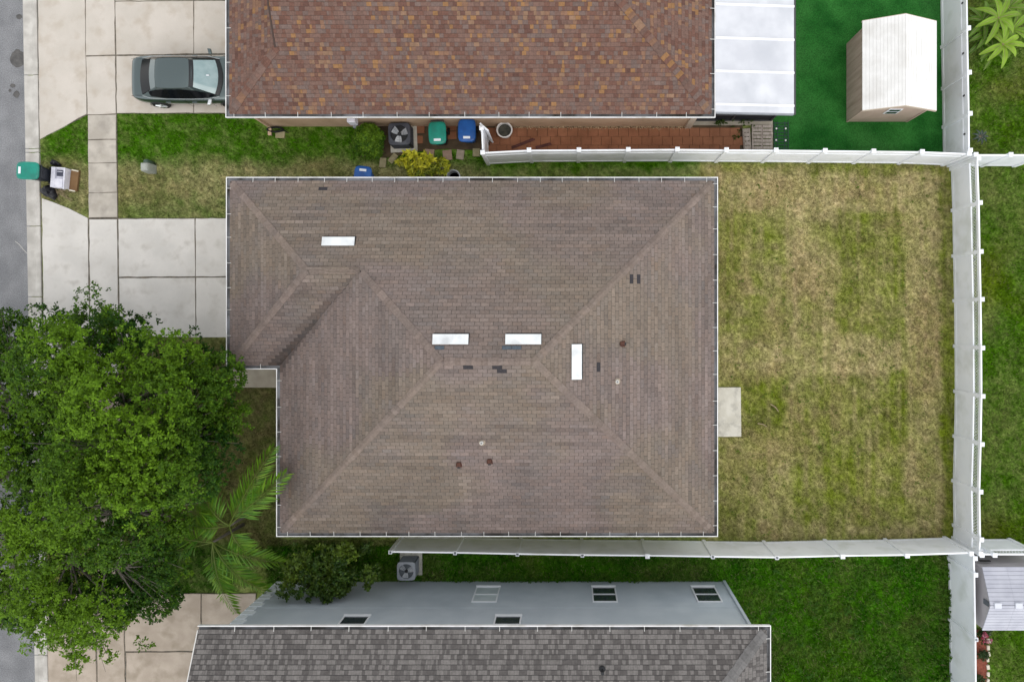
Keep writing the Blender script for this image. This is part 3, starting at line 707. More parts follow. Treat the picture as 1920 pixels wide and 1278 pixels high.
struct(MB().box(4.73, 7.92, 7.6, 14, -.05, .045).build('patio_slab', 'conc_old'))

# ---------------------------------------------------------------- south house: two storeys, grey roof
T0, T1, TN, TS, TZ, TP = -11.88, 6.43, -9.74, -20.5, 5.18, .48
shouse = thing('house', 'two-storey blue-grey house with mottled grey shingle roof', 'house', ((T0 + T1) / 2, (TN + TS) / 2, 0)); SO = Vector(shouse.location)
tx0, tx1, ty1, ty0 = T0 + .02, T1 - g_, TN - g_, TS + g_
hT = (ty1 - ty0) / 2
def col_grey(x, y, pl):
    r = random.random(); k = random.gauss(1, .05)
    c = (.172, .160, .152) if r < .52 else ((.100, .092, .088) if r < .86 else (.138, .128, .122))
    return tuple(v * k for v in c)
planes3 = [Plane(lambda u, d: (-u, ty1 - d), lambda d: -(tx1 - d), lambda d: -tx0, hT), Plane(lambda u, d: (u, ty0 + d), lambda d: tx0, lambda d: tx1 - d, hT),
           Plane(lambda u, d: (tx1 - d, u), lambda d: ty0 + d, lambda d: ty1 - d, hT)]
roof3 = build_roof(shouse, planes3, TZ, TP, .132, (.055, .14), col_grey, 'deck3', .012, lambda x, y, z: -abs(x + 3) * .03 - abs(y + 10.4), stagger=False, shadow_slit=.013,
                   soffit=[[(tx0 + .01, ty0 + .01), (tx1 - .01, ty0 + .01), (tx1 - .01, ty1 - .01), (tx0 + .01, ty1 - .01)]])
zT = TZ + TP * hT
caps(shouse, roof3, [((tx1, ty1, TZ), (tx1 - hT, ty1 - hT, zT)), ((tx1, ty0, TZ), (tx1 - hT, ty1 - hT, zT)), ((tx0, ty1 - hT, zT), (tx1 - hT, ty1 - hT, zT))], .22, .17,
     lambda x, y, p: tuple(np.array([.15, .145, .142]) * random.gauss(1, .13)), TP)
gutter(shouse, [(T1, TS), (T1, TN), (T0, TN)], TZ, phase=.4, step=1.15)
WY = TN - .46; WX0, WX1 = -11.40, 6.08
MB(SO).prism([(WX0, TS + .5), (WX1, TS + .5), (WX1, WY), (WX0, WY)], -.05, TZ - .161).build('wall', 'stucco_blue', shouse)
MB(SO).bar((tx0 - .02, ty1), (tx0 - .02, ty1 - hT), .03, TZ - .15, TZ + .012, zq0=zT - .15, zq1=zT + .012).build('rake_board', 'fascia', shouse)
MB(SO).add([(WX0, WY, TZ - .161), (WX0, TS + .5, TZ - .161), (WX0, ty1 - hT, zT - .12)], [(0, 2, 1)]).build('gable_wall', 'stucco_blue', shouse)
k = 0; z = .05
while z < TZ - .6:
    l = .30 if k % 2 else .42
    m = MB(SO).box(WX0 - .025, WX0 + l, WY - .2, WY + .028, z, z + .30); m.build('quoin', 'quoin', shouse, bevel=.012); z += .36; k += 1
MB(SO).box(WX1 - .12, WX1 - .02, WY + .002, WY + .085, .1, TZ - .17).build('downspout', 'stucco_blue', shouse)
MB(SO).box(WX0 + .45, WX1 - .13, WY + .001, WY + .012, 2.55, 2.60).build('wall_band', 'stucco_blue', shouse)
def window(xc, z0, z1, wd, shade=False):
    m = MB(SO); y0, y1 = WY + .003, WY + .04; x0, x1 = xc - wd / 2, xc + wd / 2; f = .05
    m.box(x0, x0 + f, y0, y1, z0, z1); m.box(x1 - f, x1, y0, y1, z0, z1); m.box(x0 + f, x1 - f, y0, y1, z1 - f, z1); m.box(x0 + f, x1 - f, y0, y1, z0, z0 + f)
    o = m.build('window', 'frame_white', shouse)
    zm = (z0 + z1) / 2
    MB(SO).box(x0 + f, x1 - f, y0, y1 - .008, zm - .035, zm + .035).build('sash_rail', 'frame_white', o)
    for a, b in ((z0 + f, zm - .035), (zm + .035, z1 - f)): MB(SO).box(x0 + f, x1 - f, y0, y0 + .012, a, b).build('pane', 'curtain' if shade else 'pane', o)
    MB(SO).box(x0 - .01, x1 + .01, y0, y1 + .03, z0 - .06, z0 - .002).build('sill', 'frame_white', o)
def wx(px, z): return (px - NX) * (CAM_H - z) / FPX
window(wx(912, 1.3), .62, 2.10, .92, True); window(wx(1133, 1.3), .62, 2.10, .92); window(wx(1324, 1.3), .62, 2.10, .92)
window(wx(661, 3.9), 3.35, 4.75, .92); window(wx(951, 3.9), 3.35, 4.75, .92)
for px, py in ((672, 1107), (686, 1107), (1086, 1137), (1245, 1107)):
    zz_ = CAM_H - FPX * (-WY) / (py - NY); x = wx(px, zz_)
    MB(SO).lathe([(.055, 0), (.055, .05), (.03, .07)], (0, 0, 0), 10).build('wall_fitting', 'quoin', shouse).matrix_local = Matrix.Translation(Vector((x, WY + .002, zz_)) - SO) @ Matrix.Rotation(-math.pi / 2, 4, 'X')
c = P(1130, 1264, 6.0); MB(SO).lathe([(.13, -.12), (.10, .02), (.05, .06), (.05, .28), (.035, .28)], (c.x, c.y, TZ + TP * (ty1 - c.y)), 12).build('vent_pipe', 'dark_metal', shouse)

# ================================================================== FENCES
def fence(name, label, tops, h=1.83, lattice=False, hollow=(), nocap=(), panels=True, rails_wide=False, latch=False):
    pts = [Vector(p) for p in tops]; root = thing(name, label, 'fence', (pts[0].x, pts[0].y, 0), group='white vinyl fences between the yards'); off = Vector(root.location)
    for i, p in enumerate(pts):
        d = (pts[min(i + 1, len(pts) - 1)] - pts[max(0, i - 1)]).normalized(); a = math.atan2(d.y, d.x); hp = h + .07; s = .127
        if i in nocap: continue
        if i in hollow:
            m = MB(off)
            for k in range(4):
                b = a + k * math.pi / 2; n = Vector((math.cos(b), math.sin(b))); t = Vector((-n.y, n.x)); c0 = p + n * (s / 2 - .008)
                m.bar(c0 - t * (s / 2 - .017), c0 + t * (s / 2), .016, -.03, hp)
            m.obox(p, s - .036, s - .036, -.03, hp - .3, a, mi=1)  # dark core paints the shade inside the open post
            m.build('post', ['white_vinyl', 'dark_metal'], root)
        else:
            o = MB(off).obox(p, s, s, -.03, hp, a).build('post', 'white_vinyl', root)
            m = MB(off).obox(p, s + .035, s + .035, hp + .001, hp + .035, a); ca, sa = math.cos(a), math.sin(a); r = (s + .02) / 2
            m.add([(p.x + x * ca - y * sa, p.y + x * sa + y * ca, z) for x, y, z in ((-r, -r, hp + .036), (r, -r, hp + .036), (r, r, hp + .036), (-r, r, hp + .036), (0, 0, hp + .075))], [(0, 1, 4), (1, 2, 4), (2, 3, 4), (3, 0, 4)])
            m.build('post_cap', 'white_vinyl', o)
    for i in range(len(pts) - 1):
        d = (pts[i + 1] - pts[i]).normalized(); p, q = pts[i] + d * .064, pts[i + 1] - d * .064
        zt = h - .52 if lattice else h - .09
        pan = MB(off).bar(p, q, .034, .04, zt).build('panel', 'white_vinyl', root)
        rw = .062 if rails_wide else .05
        L = (q - p).length
        MB(off).bar(p, q, rw, .03, .17).build('rail', 'white_vinyl', pan); MB(off).bar(p, q, .055, h - .14, h).build('rail', 'white_vinyl', pan)
        if rails_wide:
            MB(off).bar(p, q, .066, h - .42, h - .34).build('rail', 'white_vinyl', pan)
        if lattice:
            MB(off).bar(p, q, .058, zt - .10, zt + .02).build('rail', 'white_vinyl', pan)
            m = MB(off); z0, z1 = zt + .02, h - .14; hh = z1 - z0; st = .115; n = int(L / st); nv = Vector((-d.y, d.x)); rn = hh * .5; t = -rn
            while t < L:
                for sg in (0, 1):
                    a, b = (t, t + rn) if sg == 0 else (t + rn, t); za, zb_ = z0, z1
                    # clip to the panel ends
                    def cl(a, za, b, zb):
                        for lim, low in ((0, True), (L, False)):
                            if (a < lim) == low and a != lim and ((a < lim) if low else (a > lim)):
                                k = (lim - a) / (b - a) if b != a else 0; za = za + (zb - za) * k; a = lim
                        return a, za
                    if max(a, b) <= .01 or min(a, b) >= L - .01: continue
                    a2, za2 = cl(a, za, b, zb_); b2, zb2 = cl(b, zb_, a, za)
                    w2 = .036; y0 = .004 if sg == 0 else -.010
                    A = p + d * a2 + nv * y0; B = p + d * b2 + nv * y0
                    vs = []
                    for th in (0, .005):
                        for X, zz, k in ((A, za2, -w2), (A, za2, w2), (B, zb2, w2), (B, zb2, -w2)): vs.append((X.x + nv.x * th, X.y + nv.y * th, min(z1, max(z0, zz + k))))
                    m.add(vs, [(0, 3, 2, 1), (4, 5, 6, 7), (0, 1, 5, 4), (1, 2, 6, 5), (2, 3, 7, 6), (3, 0, 4, 7)])
                t += st
            m.build('lattice', 'white_vinyl', pan)
        if latch:
            c = p + d * L * .5 + Vector((-d.y, d.x)) * .034
            for sgn in (1, -1):
                c = p + d * L * .5 + Vector((-d.y, d.x)) * .031 * sgn
                MB(off).obox(c, .06, .02, h - .30, h - .20, math.atan2(d.y, d.x)).build('bracket', 'dark_metal', pan)
    return root
HT = 1.9
def tp(l): return [P2(x, y, HT) for x, y in l]
fence('fence', 'white vinyl fence between the orange roof side yard and the brown house',
      tp([(905, 286), (992, 281.5), (1085.5, 281), (1178, 280.5), (1270, 280), (1362, 281), (1455, 281.5), (1547, 282.5), (1638, 283.5), (1729, 284.5), (1817, 288)]), rails_wide=True)
fence('fence', 'short white fence return beside the blue bin against the tan wall', [P2(905, 282.5, HT), P2(903, 240, HT)], rails_wide=True, nocap=(0,))
gt = thing('gate', 'narrow white gate leaf standing ajar beside the blue bin', 'gate', (*P2(902, 236, HT), 0)); GO = Vector(gt.location)
a, b = Vector(P2(900, 231.5, 1.83)), Vector(P2(913, 243, 1.83)) + Vector((.05, -.05))
MB(GO).bar(a, b, .035, .1, 1.75).build('panel', 'white_vinyl', gt); MB(GO).bar(a, b, .06, 1.752, 1.86).build('rail', 'white_vinyl', gt); MB(GO).bar(a, b, .058, .05, .15).build('rail', 'white_vinyl', gt)
fence('fence', 'white lattice-topped fence along the east side of the dry back lawn',
      tp([(1834.5, 297), (1837.5, 380), (1839, 471.5), (1841, 561), (1842, 652), (1842.5, 742.5), (1841, 832.5), (1838.5, 921.5), (1840, 1011), (1838.5, 1037)]), lattice=True)
fence('fence', 'white fence with dark brackets beside the tan shed and green turf', tp([(1814, -55), (1815.5, 53), (1817, 136), (1818.5, 213), (1819, 282)]), rails_wide=True, latch=True)
fence('fence', 'white fence south of the brown house, several posts missing caps',
      tp([(731.5, 1035), (853, 1036.5), (970, 1039), (1092, 1041), (1214, 1042), (1337, 1044), (1457.5, 1045.5), (1580, 1042.5), (1701, 1041), (1821, 1037)]), hollow=(0, 1, 2, 3, 5, 6))
fence('fence', 'white fence between the lush weedy lawn and the lavender shed', tp([(1828, 1046), (1829, 1077), (1831, 1199), (1832, 1318)]), hollow=(2,))
fence('fence', 'white fence in the upper right corner beyond the lattice fence', tp([(1829.5, 290), (1895, 290), (1960, 290)]))
fence('fence', 'white lattice fence beside the lavender shed roof', tp([(1841, 1040), (1865, 1040), (1950, 1040)]), lattice=True)

# ================================================================== SHEDS
sh = thing('garden_shed', 'tan wooden shed with white gable roof standing on green artificial turf', 'shed', (12.0, 9.25, 0)); ShO = Vector(sh.location)
X0, X1, Y0, Y1 = 10.81, 13.17, 7.74, 10.78; ez, rz_ = 1.86, 2.46; xm = 12.0
MB(ShO).rings([[(X0, y, 0), (X1, y, 0), (X1, y, ez), (xm, y, rz_ - .06), (X0, y, ez)] for y in (Y1, Y0)]).build('wall', 'shed_tan', sh)
for k in range(8):
    y = Y0 + .06 + k * (Y1 - Y0 - .12) / 7
    MB(ShO).box(X0 - .014, X0 - .001, y - .008, y + .008, .05, ez - .05).build('batten', 'shed_tan', sh)
for x in (X0 + .02, X1 - .02): MB(ShO).box(x - .035, x + .035, Y0 - .022, Y0 - .002, .02, ez - .06).build('corner_trim', 'shed_tan', sh)
rx0, rx1, ry0, ry1 = 10.70, 13.42, 7.66, 10.92; ezl = ez - .02; ezr = 1.82
def slope(xa, za, xb, zb, n, m):
    pass
for side, (xe, zee) in enumerate(((rx0, ezl), (rx1, ezr))):
    n = 12
    for k in range(n):
        t0, t1 = k / n, (k + 1) / n
        xa, za, xb, zb_ = xm + (xe - xm) * t0, rz_ + (zee - rz_) * t0, xm + (xe - xm) * t1, rz_ + (zee - rz_) * t1
        e = .006 if xe > xm else -.006
        m = MB(ShO).add([(xa + e, ry0, za), (xb, ry0, zb_), (xb, ry1, zb_), (xa + e, ry1, za), (xa + e, ry0, za - .03), (xb, ry0, zb_ - .03), (xb, ry1, zb_ - .03), (xa + e, ry1, za - .03)],
                        [(0, 1, 2, 3), (4, 7, 6, 5), (0, 4, 5, 1), (1, 5, 6, 2), (2, 6, 7, 3), (3, 7, 4, 0)])
        m.build('roof_panel', 'shed_white', sh)
    MB(ShO).add([(xm, ry0, rz_ - .035), (xe, ry0, zee - .035), (xe, ry1, zee - .035), (xm, ry1, rz_ - .035)], [(0, 1, 2, 3)]).build('roof_deck', 'shed_trim', sh)
    for y in (ry0, ry1):
        MB(ShO).bar((xm, y), (xe, y), .045, rz_ - .11, rz_ - .008, zq0=zee - .11, zq1=zee - .008).build('bargeboard', 'shed_trim', sh)
m = MB(ShO); wx0, wx1, wz0, wz1 = 11.72, 12.22, 1.18, 1.78
m.box(wx0, wx1, Y0 - .03, Y0 - .003, wz0, wz1); wn = m.build('window', 'frame_white', sh)
for a, b in ((wz0 + .05, 1.45), (1.53, wz1 - .05)): MB(ShO).box(wx0 + .05, wx1 - .05, Y0 - .036, Y0 - .031, a, b).build('pane', 'pane', wn)
lv = thing('garden_shed', 'lavender-grey resin shed in the lower right corner', 'shed', (16.6, -10.2, 0)); LO = Vector(lv.location)
lx0, lx1, ln_, ls_, lm, le, lr = 15.12, 18.4, -9.02, -11.33, -10.22, 1.80, 2.32
MB(LO).rings([[(x, ls_ + .05, 0), (x, ln_ - .05, 0), (x, ln_ - .05, le - .02), (x, lm, lr - .06), (x, ls_ + .05, le - .02)] for x in (lx0, lx1)]).build('wall', 'lav_wall', lv)
for ye, sg in ((ln_, 1), (ls_, -1)):
    n = 9
    for k in range(n):
        t0, t1 = k / n, (k + 1) / n; ya_, yb_ = lm + (ye - lm) * t0, lm + (ye - lm) * t1; za, zb_ = lr + (le - lr) * t0, lr + (le - lr) * t1
        e = .010 * sg
        for xa, xb in ((lx0 - .03, 15.98), (15.985, 18.5)):
            m = MB(LO).add([(xa, ya_ + e, za + .016), (xb, ya_ + e, za + .016), (xb, yb_, zb_ + .020), (xa, yb_, zb_ + .020), (xa, ya_ + e, za - .02), (xb, ya_ + e, za - .02), (xb, yb_, zb_ - .02), (xa, yb_, zb_ - .02)],
                           [(0, 1, 2, 3), (4, 7, 6, 5), (0, 4, 5, 1), (1, 5, 6, 2), (2, 6, 7, 3), (3, 7, 4, 0)])
            m.build('roof_panel', 'lav_roof', lv)
for x in (15.35, 16.1, 16.85): MB(LO).obox((x, lm), .26, .20, lr - .01, lr + .06).build('ridge_clip', 'lav_cap', lv, bevel=.02)
MB(LO).box(lx0 - .045, lx0 - .002, lm - .09, lm + .09, lr - .42, lr - .12).build('gable_vent', 'ac_side', lv)
gu = MB(LO).box(15.3, 15.7, -8.99, -8.96, 1.2, 1.32); gu.build('wall_latch', 'dark_metal', lv)

# ================================================================== SMALL THINGS
def wheelie_bin(loc, rz, label, lidmat, group='wheeled bins', body='bin_body'):
    """front of the bin faces -y"""
    t = thing('wheeled_bin', label, 'bin', loc, rz, group)
    def rr_ring(z, wq, y0, y1, e=5.0, n=28):
        out = []
        for i in range(n):
            a = 2 * math.pi * (i + .5) / n; x, y = math.cos(a), math.sin(a); k = (abs(x) ** e + abs(y) ** e) ** (-1 / e)
            out.append((x * k * wq / 2, (y0 + y1) / 2 + y * k * (y1 - y0) / 2, z))
        return out
    MB().rings([rr_ring(*q) for q in ((.06, .44, -.24, .26), (.10, .46, -.26, .28), (.9, .58, -.38, .36), (.98, .64, -.42, .40), (1.02, .64, -.42, .40))]).build('body', body, t)
    lid = MB().rings([rr_ring(*q) for q in ((1.024, .66, -.44, .41), (1.05, .67, -.445, .415), (1.075, .64, -.42, .40), (1.095, .56, -.36, .36), (1.10, .38, -.22, .28))]).build('lid', lidmat, t)
    MB().box(-.13, .13, -.33, -.24, 1.104, 1.112).build('label', 'label_white', lid)
    MB().tube([(-.24, .40, .98), (-.24, .47, 1.0), (.24, .47, 1.0), (.24, .40, .98)], .017, 8).build('handle', body, t)
    for s in (-1, 1):
        m = MB(); 
        m.rings([[(s * (.25 + dx), .26 + .13 * r * math.cos(a), .13 + .13 * r * math.sin(a)) for a in [i * math.pi / 8 for i in range(16)]] for dx, r in ((0, .9), (.01, 1), (.055, 1), (.065, .9))])
        m.build('wheel', 'rubber', t)
    return t
b = P(51, 319.5, 1.1); wheelie_bin((b.x, b.y, .0), R(-92), 'teal-lidded wheeled bin standing at the kerb beside the road', 'bin_green')
b = P(819.5, 248, 1.1); wheelie_bin((b.x, b.y, 0), R(2), 'teal-lidded wheeled bin against the tan wall, next to the air conditioner', 'bin_green')
b = P(875, 243.5, 1.1); wheelie_bin((b.x, b.y, 0), R(0), 'blue-lidded wheeled bin beside the white gate', 'bin_blue', body='bin_blue')
b = P(679, 333, 1.1); wheelie_bin((b.x, b.y, 0), R(174), 'blue-lidded wheeled bin half hidden under the brown roof eave', 'bin_blue', body='bin_blue')

def ac_unit(loc, s, h, label, top, side, dark, rz=0, pad=True):
    t = thing('air_conditioner', label, 'air conditioner', loc, rz, 'outdoor air conditioner units')
    if pad: MB().box(-s * .62, s * .62, -s * .62, s * .62, -.02, .06).build('pad', 'conc_d', t)
    bd = MB().box(-s / 2 + .03, s / 2 - .03, -s / 2 + .03, s / 2 - .03, .061, h - .06).build('casing', side, t, bevel=.03)
    for i in range(4):
        a = i * math.pi / 2
        for k in range(7):
            z = .14 + k * (h - .26) / 7; c = Vector((math.cos(a), math.sin(a))) * (s / 2 - .026)
            MB().obox(c, .012, s * .8, z, z + .03, a).build('louvre', top, bd)
    n = 32; ro = s * .40; m = MB(); sq = []; ci = []; ci2 = []
    for i in range(n):
        a = 2 * math.pi * i / n; x, y = math.cos(a), math.sin(a); k = (abs(x) ** 7 + abs(y) ** 7) ** (-1 / 7)
        sq.append((x * k * s / 2, y * k * s / 2)); ci.append((x * ro, y * ro))
    m.rings([[(x, y, h - .06) for x, y in sq], [(x, y, h - .01) for x, y in sq], [(x * .96, y * .96, h) for x, y in sq], [(x, y, h + .012) for x, y in ci], [(x, y, h - .10) for x, y in ci]], False)
    m.add([(x, y, h - .10) for x, y in ci], [tuple(range(n))], 1)
    tp_ = m.build('top_cover', [top, 'dark_metal'], t)
    MB().lathe([(ro * .22, -.06), (ro * .22, -.01), (ro * .16, .0)], (0, 0, h), 16).build('fan_hub', 'dark_metal', t)
    for i in range(3):
        a = R(20) + i * 2 * math.pi / 3; vs = []
        for r, w_, z in ((ro * .2, .10, -.03), (ro * .6, .17, -.03), (ro * .93, .2, -.03)):
            for sg in (-1, 1): vs.append((math.cos(a) * r - math.sin(a) * sg * w_ * s * .8, math.sin(a) * r + math.cos(a) * sg * w_ * s * .8, h + z + sg * -.025))
        MB().add(vs, [(0, 1, 3, 2), (2, 3, 5, 4)]).build('fan_blade', dark, t)
    m = MB()
    for r in (.3, .5, .7, .9):
        m.tube([(ro * r * math.cos(2 * math.pi * i / 24), ro * r * math.sin(2 * math.pi * i / 24), h + .012) for i in range(25)], .0025, 4)
    for i in range(8):
        a = i * math.pi / 4; m.tube([(ro * .2 * math.cos(a), ro * .2 * math.sin(a), h + .012), (ro * math.cos(a), ro * math.sin(a), h + .012)], .0025, 4)
    m.build('fan_guard', 'dark_metal', t)
    return t
b = P(748.5, 251, .8); ac_unit((b.x, b.y, 0), .84, .80, 'dark air conditioner unit beside the round green bush', 'ac_dark', 'dark_metal', 'ac_blade', R(2))
b = P(760.5, 1070.5, .9); ac_unit((b.x + .02, b.y, 0), .70, .90, 'grey air conditioner unit by the blue-grey wall and shrub', 'ac_grey', 'ac_side', 'ac_blade')
for pts, lb in (([(777, 240), (779, 272)], 'thin white edging strip beside the dark air conditioner'), ([(737, 284), (768, 283)], 'thin white edging strip below the dark air conditioner')):
    tag(MB().bar(P2(*pts[0]), P2(*pts[1]), .055, -.03, .05).build('edging_strip', 'stone', bevel=.006), lb, 'edging')

# car
CX = -16.62; CY = 9.17
car = thing('parked_car', 'dark green-grey sedan parked on the driveway, nose under the roof', 'car', (CX + 2.25, CY, 0)); 
def car_body():
    st = [ # x, half width, belt z, deck z, sill z
        (0.00, .62, .50, .78, .42), (.05, .74, .60, .90, .34), (.20, .83, .66, .955, .28), (.55, .875, .68, .965, .22), (1.1, .89, .69, .93, .20), (1.9, .895, .69, .90, .20), (2.8, .89, .69, .885, .20),
        (3.3, .885, .68, .87, .20), (3.7, .87, .66, .83, .22), (4.1, .82, .60, .77, .26), (4.32, .72, .55, .70, .34), (4.42, .58, .50, .62, .42)]
    rs = []
    for x, wv, bz, dz, sz in st:
        half = [(0, sz - .02), (wv * .80, sz), (wv * .97, sz + .08), (wv, bz - .12), (wv * .995, bz), (wv * .955, dz - .035), (wv * .88, dz), (wv * .5, dz + .018), (0, dz + .025)]
        ring = [(x - 2.25, y, z) for y, z in half] + [(x - 2.25, -y, z) for y, z in half[-2:0:-1]]
        rs.append(ring)
    return MB().rings(rs)
bd = car_body().build('body', 'car_paint', car, smooth=True, subsurf=1)
# greenhouse: belt ring and roof ring
def gh(x, z, wv, crown=0): return (x - 2.25, wv, z)
bx = [(.50, .70, .965), (.78, .775, .935), (1.4, .805, .92), (2.3, .805, .905), (2.95, .79, .895), (3.38, .70, .885)]   # belt, +y side
tx = [(1.20, .50, 1.365), (1.28, .545, 1.385), (1.55, .565, 1.405), (2.1, .565, 1.415), (2.40, .55, 1.40), (2.50, .50, 1.385)]
def side(sgn): return [(x - 2.25, sgn * y, z) for x, y, z in bx], [(x - 2.25, sgn * y, z) for x, y, z in tx]
# roof skin
rs = []
for (x, y, z) in tx: rs.append([(x - 2.25, y * k, z + .03 * (1 - k * k)) for k in (-1, -.66, -.33, 0, .33, .66, 1)])
MB().rings(rs, False, closed=False).build('roof', 'car_paint', car, smooth=True, subsurf=1)
def strip(name, bot, top, mat, bulge=0.0, par=car, n=7):
    m = MB(); rs = []
    for (a, b) in zip(bot, top): rs.append([a, b])
    m.rings(rs, False, closed=False); return m.build(name, mat, par, smooth=True)
def arc(x, z, wv, bow, n=9): return [(x - 2.25 + bow * (1 - (k / (n // 2)) ** 2), wv * k / (n // 2), z + .02 * (1 - (k / (n // 2)) ** 2)) for k in range(-(n // 2), n // 2 + 1)]
strip('windshield', arc(3.30, .90, .66, .14), arc(2.53, 1.375, .49, .03), 'car_shield')
strip('windshield_band', arc(3.345, .885, .695, .16), arc(3.22, .945, .66, .14), 'car_black')
strip('header_trim', arc(2.60, 1.345, .515, .035), arc(2.46, 1.402, .50, .03), 'car_black')
strip('rear_window', arc(.50, .975, .66, -.07), arc(.98, 1.245, .555, -.05), 'car_glass')
strip('rear_header', arc(.96, 1.235, .56, -.05), arc(1.22, 1.378, .50, -.02), 'car_paint')
for s in (1, -1):
    b_, t_ = side(s)
    # pillars and cant rail in paint, glass set into them
    m = MB(); ring_b, ring_t = b_, t_
    m.rings([[a, tuple(Vector(a).lerp(Vector(b), 1.0))] for a, b in zip(b_, t_)], False, closed=False)
    m.build('side_frame', 'car_paint', car, smooth=True)
    gl = []; 
    for i, u0, u1 in ((0, .45, .55), (1, .16, .80), (2, .06, .88), (3, .05, .88), (4, .06, .74), (5, .1, .25)):
        A = Vector(b_[i]); B = Vector(t_[i]); ofs = Vector((0, s * .012, .004)); gl.append([tuple(A.lerp(B, u0) + ofs), tuple(A.lerp(B, u1) + ofs)])
    MB().rings(gl, False, closed=False).build('side_window', 'car_glass', car, smooth=True)
    # mirror
    mr = MB().rings([[(3.06 - 2.25 + dx + a * .07, s * (.86 + dy) , .97 + b * .06) for a, b in ((-1, -1), (1, -1), (1.1, .6), (-.6, 1))] for dx, dy in ((0, 0), (-.02, .09), (-.05, .20))]).build('mirror', 'chrome' if s < 0 else 'car_paint', car, bevel=.02)
    MB().box(-2.22, -2.05, s * .60 - .09, s * .60 + .09, .70, .82).build('tail_light', 'lamp_red', car, bevel=.02)
    for hx in (1.35, 2.35): MB().box(hx - 2.25 - .09, hx - 2.25 + .09, s * .895 - .015, s * .895 + .018, .70, .73).build('door_handle', 'car_paint', car)
    MB().tube([(x - 2.25, s * (y + .012), z - .012) for x, y, z in bx], .011, 6).build('belt_trim', 'chrome', car)
    for wx_ in (.86, 3.55):
        w_ = MB().rings([[(wx_ - 2.25 + .32 * r * math.cos(a), s * (.70 + dy), .32 + .32 * r * math.sin(a)) for a in [i * math.pi / 14 for i in range(28)]] for dy, r in ((0, .9), (.02, 1), (.19, 1), (.21, .93), (.205, .72))], True).build('wheel', 'rubber', car)
        MB().rings([[(wx_ - 2.25 + .22 * r * math.cos(a), s * (.70 + dy), .32 + .22 * r * math.sin(a)) for a in [i * math.pi / 10 for i in range(20)]] for dy, r in ((.19, 1), (.216, 1), (.219, .8), (.21, .3))]).build('rim', 'rim', w_)
        for k in range(5):
            a = k * 2 * math.pi / 5; MB().tube([(wx_ - 2.25, s * .92, .32), (wx_ - 2.25 + .2 * math.cos(a), s * .922, .32 + .2 * math.sin(a))], .025, 5).build('spoke', 'chrome', w_)
        MB().rings([[(wx_ - 2.25 + r * math.cos(a), s * (.885 + dy), .33 + r * math.sin(a)) for a in [i * math.pi / 12 for i in range(13)]] for r, dy in ((.33, .012), (.37, .012), (.37, -.02))], False, closed=False).build('wheel_arch', 'car_black', car)
for s in (1, -1):
    for sx in (1.18, 2.05, 2.98): MB().tube([(sx - 2.25, s * .905, .26), (sx - 2.25, s * .903, .55), (sx - 2.25, s * .895, .72), (sx - 2.25, s * .86, .88)], .006, 4).build('door_seam', 'car_black', car)
    MB().tube([(x - 2.25, s * .70, z) for x, z in ((.04, .90), (.2, .984), (.46, .99))], .006, 4).build('boot_seam', 'car_black', car)
MB().box(-2.31, -2.24, -.3, .3, .48, .60).build('number_plate', 'label_white', car)
MB().tube([(3.1 - 2.25, 0, 1.13), (3.0 - 2.25, 0, 1.15)], .03, 8).build('inspection_sticker', 'label_white', car)

# kerbside junk
c = P(110, 333, .35)
cab = thing('discarded_cabinet', 'discarded white cabinet with brown back panel lying on the grass verge', 'cabinet', (c.x, c.y, 0), R(-4))
wv, lv_ = .52, .78
m = MB(); m.box(-wv / 2, wv / 2, -lv_ / 2, lv_ / 2, .0, .30); m.box(-wv / 2, -wv / 2 + .15, -lv_ / 2, lv_ / 2, .301, .42); m.box(wv / 2 - .05, wv / 2, -lv_ / 2 - .05, lv_ / 2, .301, .40)
m.box(-wv / 2 + .15, wv / 2 - .05, lv_ / 2 - .04, lv_ / 2, .301, .40); m.build('carcass', 'box_white', cab, bevel=.008)
MB().box(-.10, .13, .06, .30, .301, .32).build('recess', 'box_navy', cab); MB().box(-.09, .12, .22, .245, .321, .345).build('drawer_rail', 'box_white', cab)
MB().box(-.11, .20, -.40, -.05, .301, .415).build('door_panel', 'box_white', cab, bevel=.008)
MB().obox((.42, -.03), .30, .82, .0, .10, R(-3)).build('back_panel', 'wood_brown', cab)
MB().bar((.32, .37), (.58, .33), .05, .10, .13).build('batten', 'edge_stone', cab); MB().bar((.27, -.42), (.5, -.45), .05, .10, .13).build('batten', 'edge_stone', cab)
c = P(96, 313, .3); MB(); 
bagb = P(91, 360, .15)
def bag(loc, sx, sy, h, rz, label, seed):
    rr_ = random.Random(seed); n = 18; rs = []
    for k in range(8):
        u = k / 7; r0 = math.sin(math.pi * (.12 + .80 * u)) ** .6; ring = []
        for i in range(n):
            a = 2 * math.pi * i / n; q = r0 * (1 + .16 * math.sin(3 * a + seed) + rr_.uniform(-.2, .2)); ring.append((sx * q * math.cos(a), sy * q * math.sin(a), h * u + rr_.uniform(-.06, .06) * (k > 0)))
        rs.append(ring)
    t = thing('rubbish_bag', label, 'rubbish bag', loc, rz)
    MB().rings(rs).build('bag', 'bag_black', t, smooth=True, subsurf=1)
    MB().tube([(.02, .01, h - .03), (.05, .02, h + .05), (.12, .0, h + .06)], [.05, .025, .05], 7).build('knot', 'bag_black', t)
bag((bagb.x, bagb.y, -.02), .36, .22, .30, R(-35), 'black rubbish bag slumped on the kerb below the white cabinet', 3)
c2 = P(103, 306, .1); bag((c2.x, c2.y, -.02), .20, .11, .22, R(-20), 'small black rubbish bag behind the white cabinet', 8)
tw = thing('twig_pile', 'pile of dry twigs between the green bin and white cabinet', 'twigs', (*P2(102, 350), 0)); TO = Vector(tw.location)
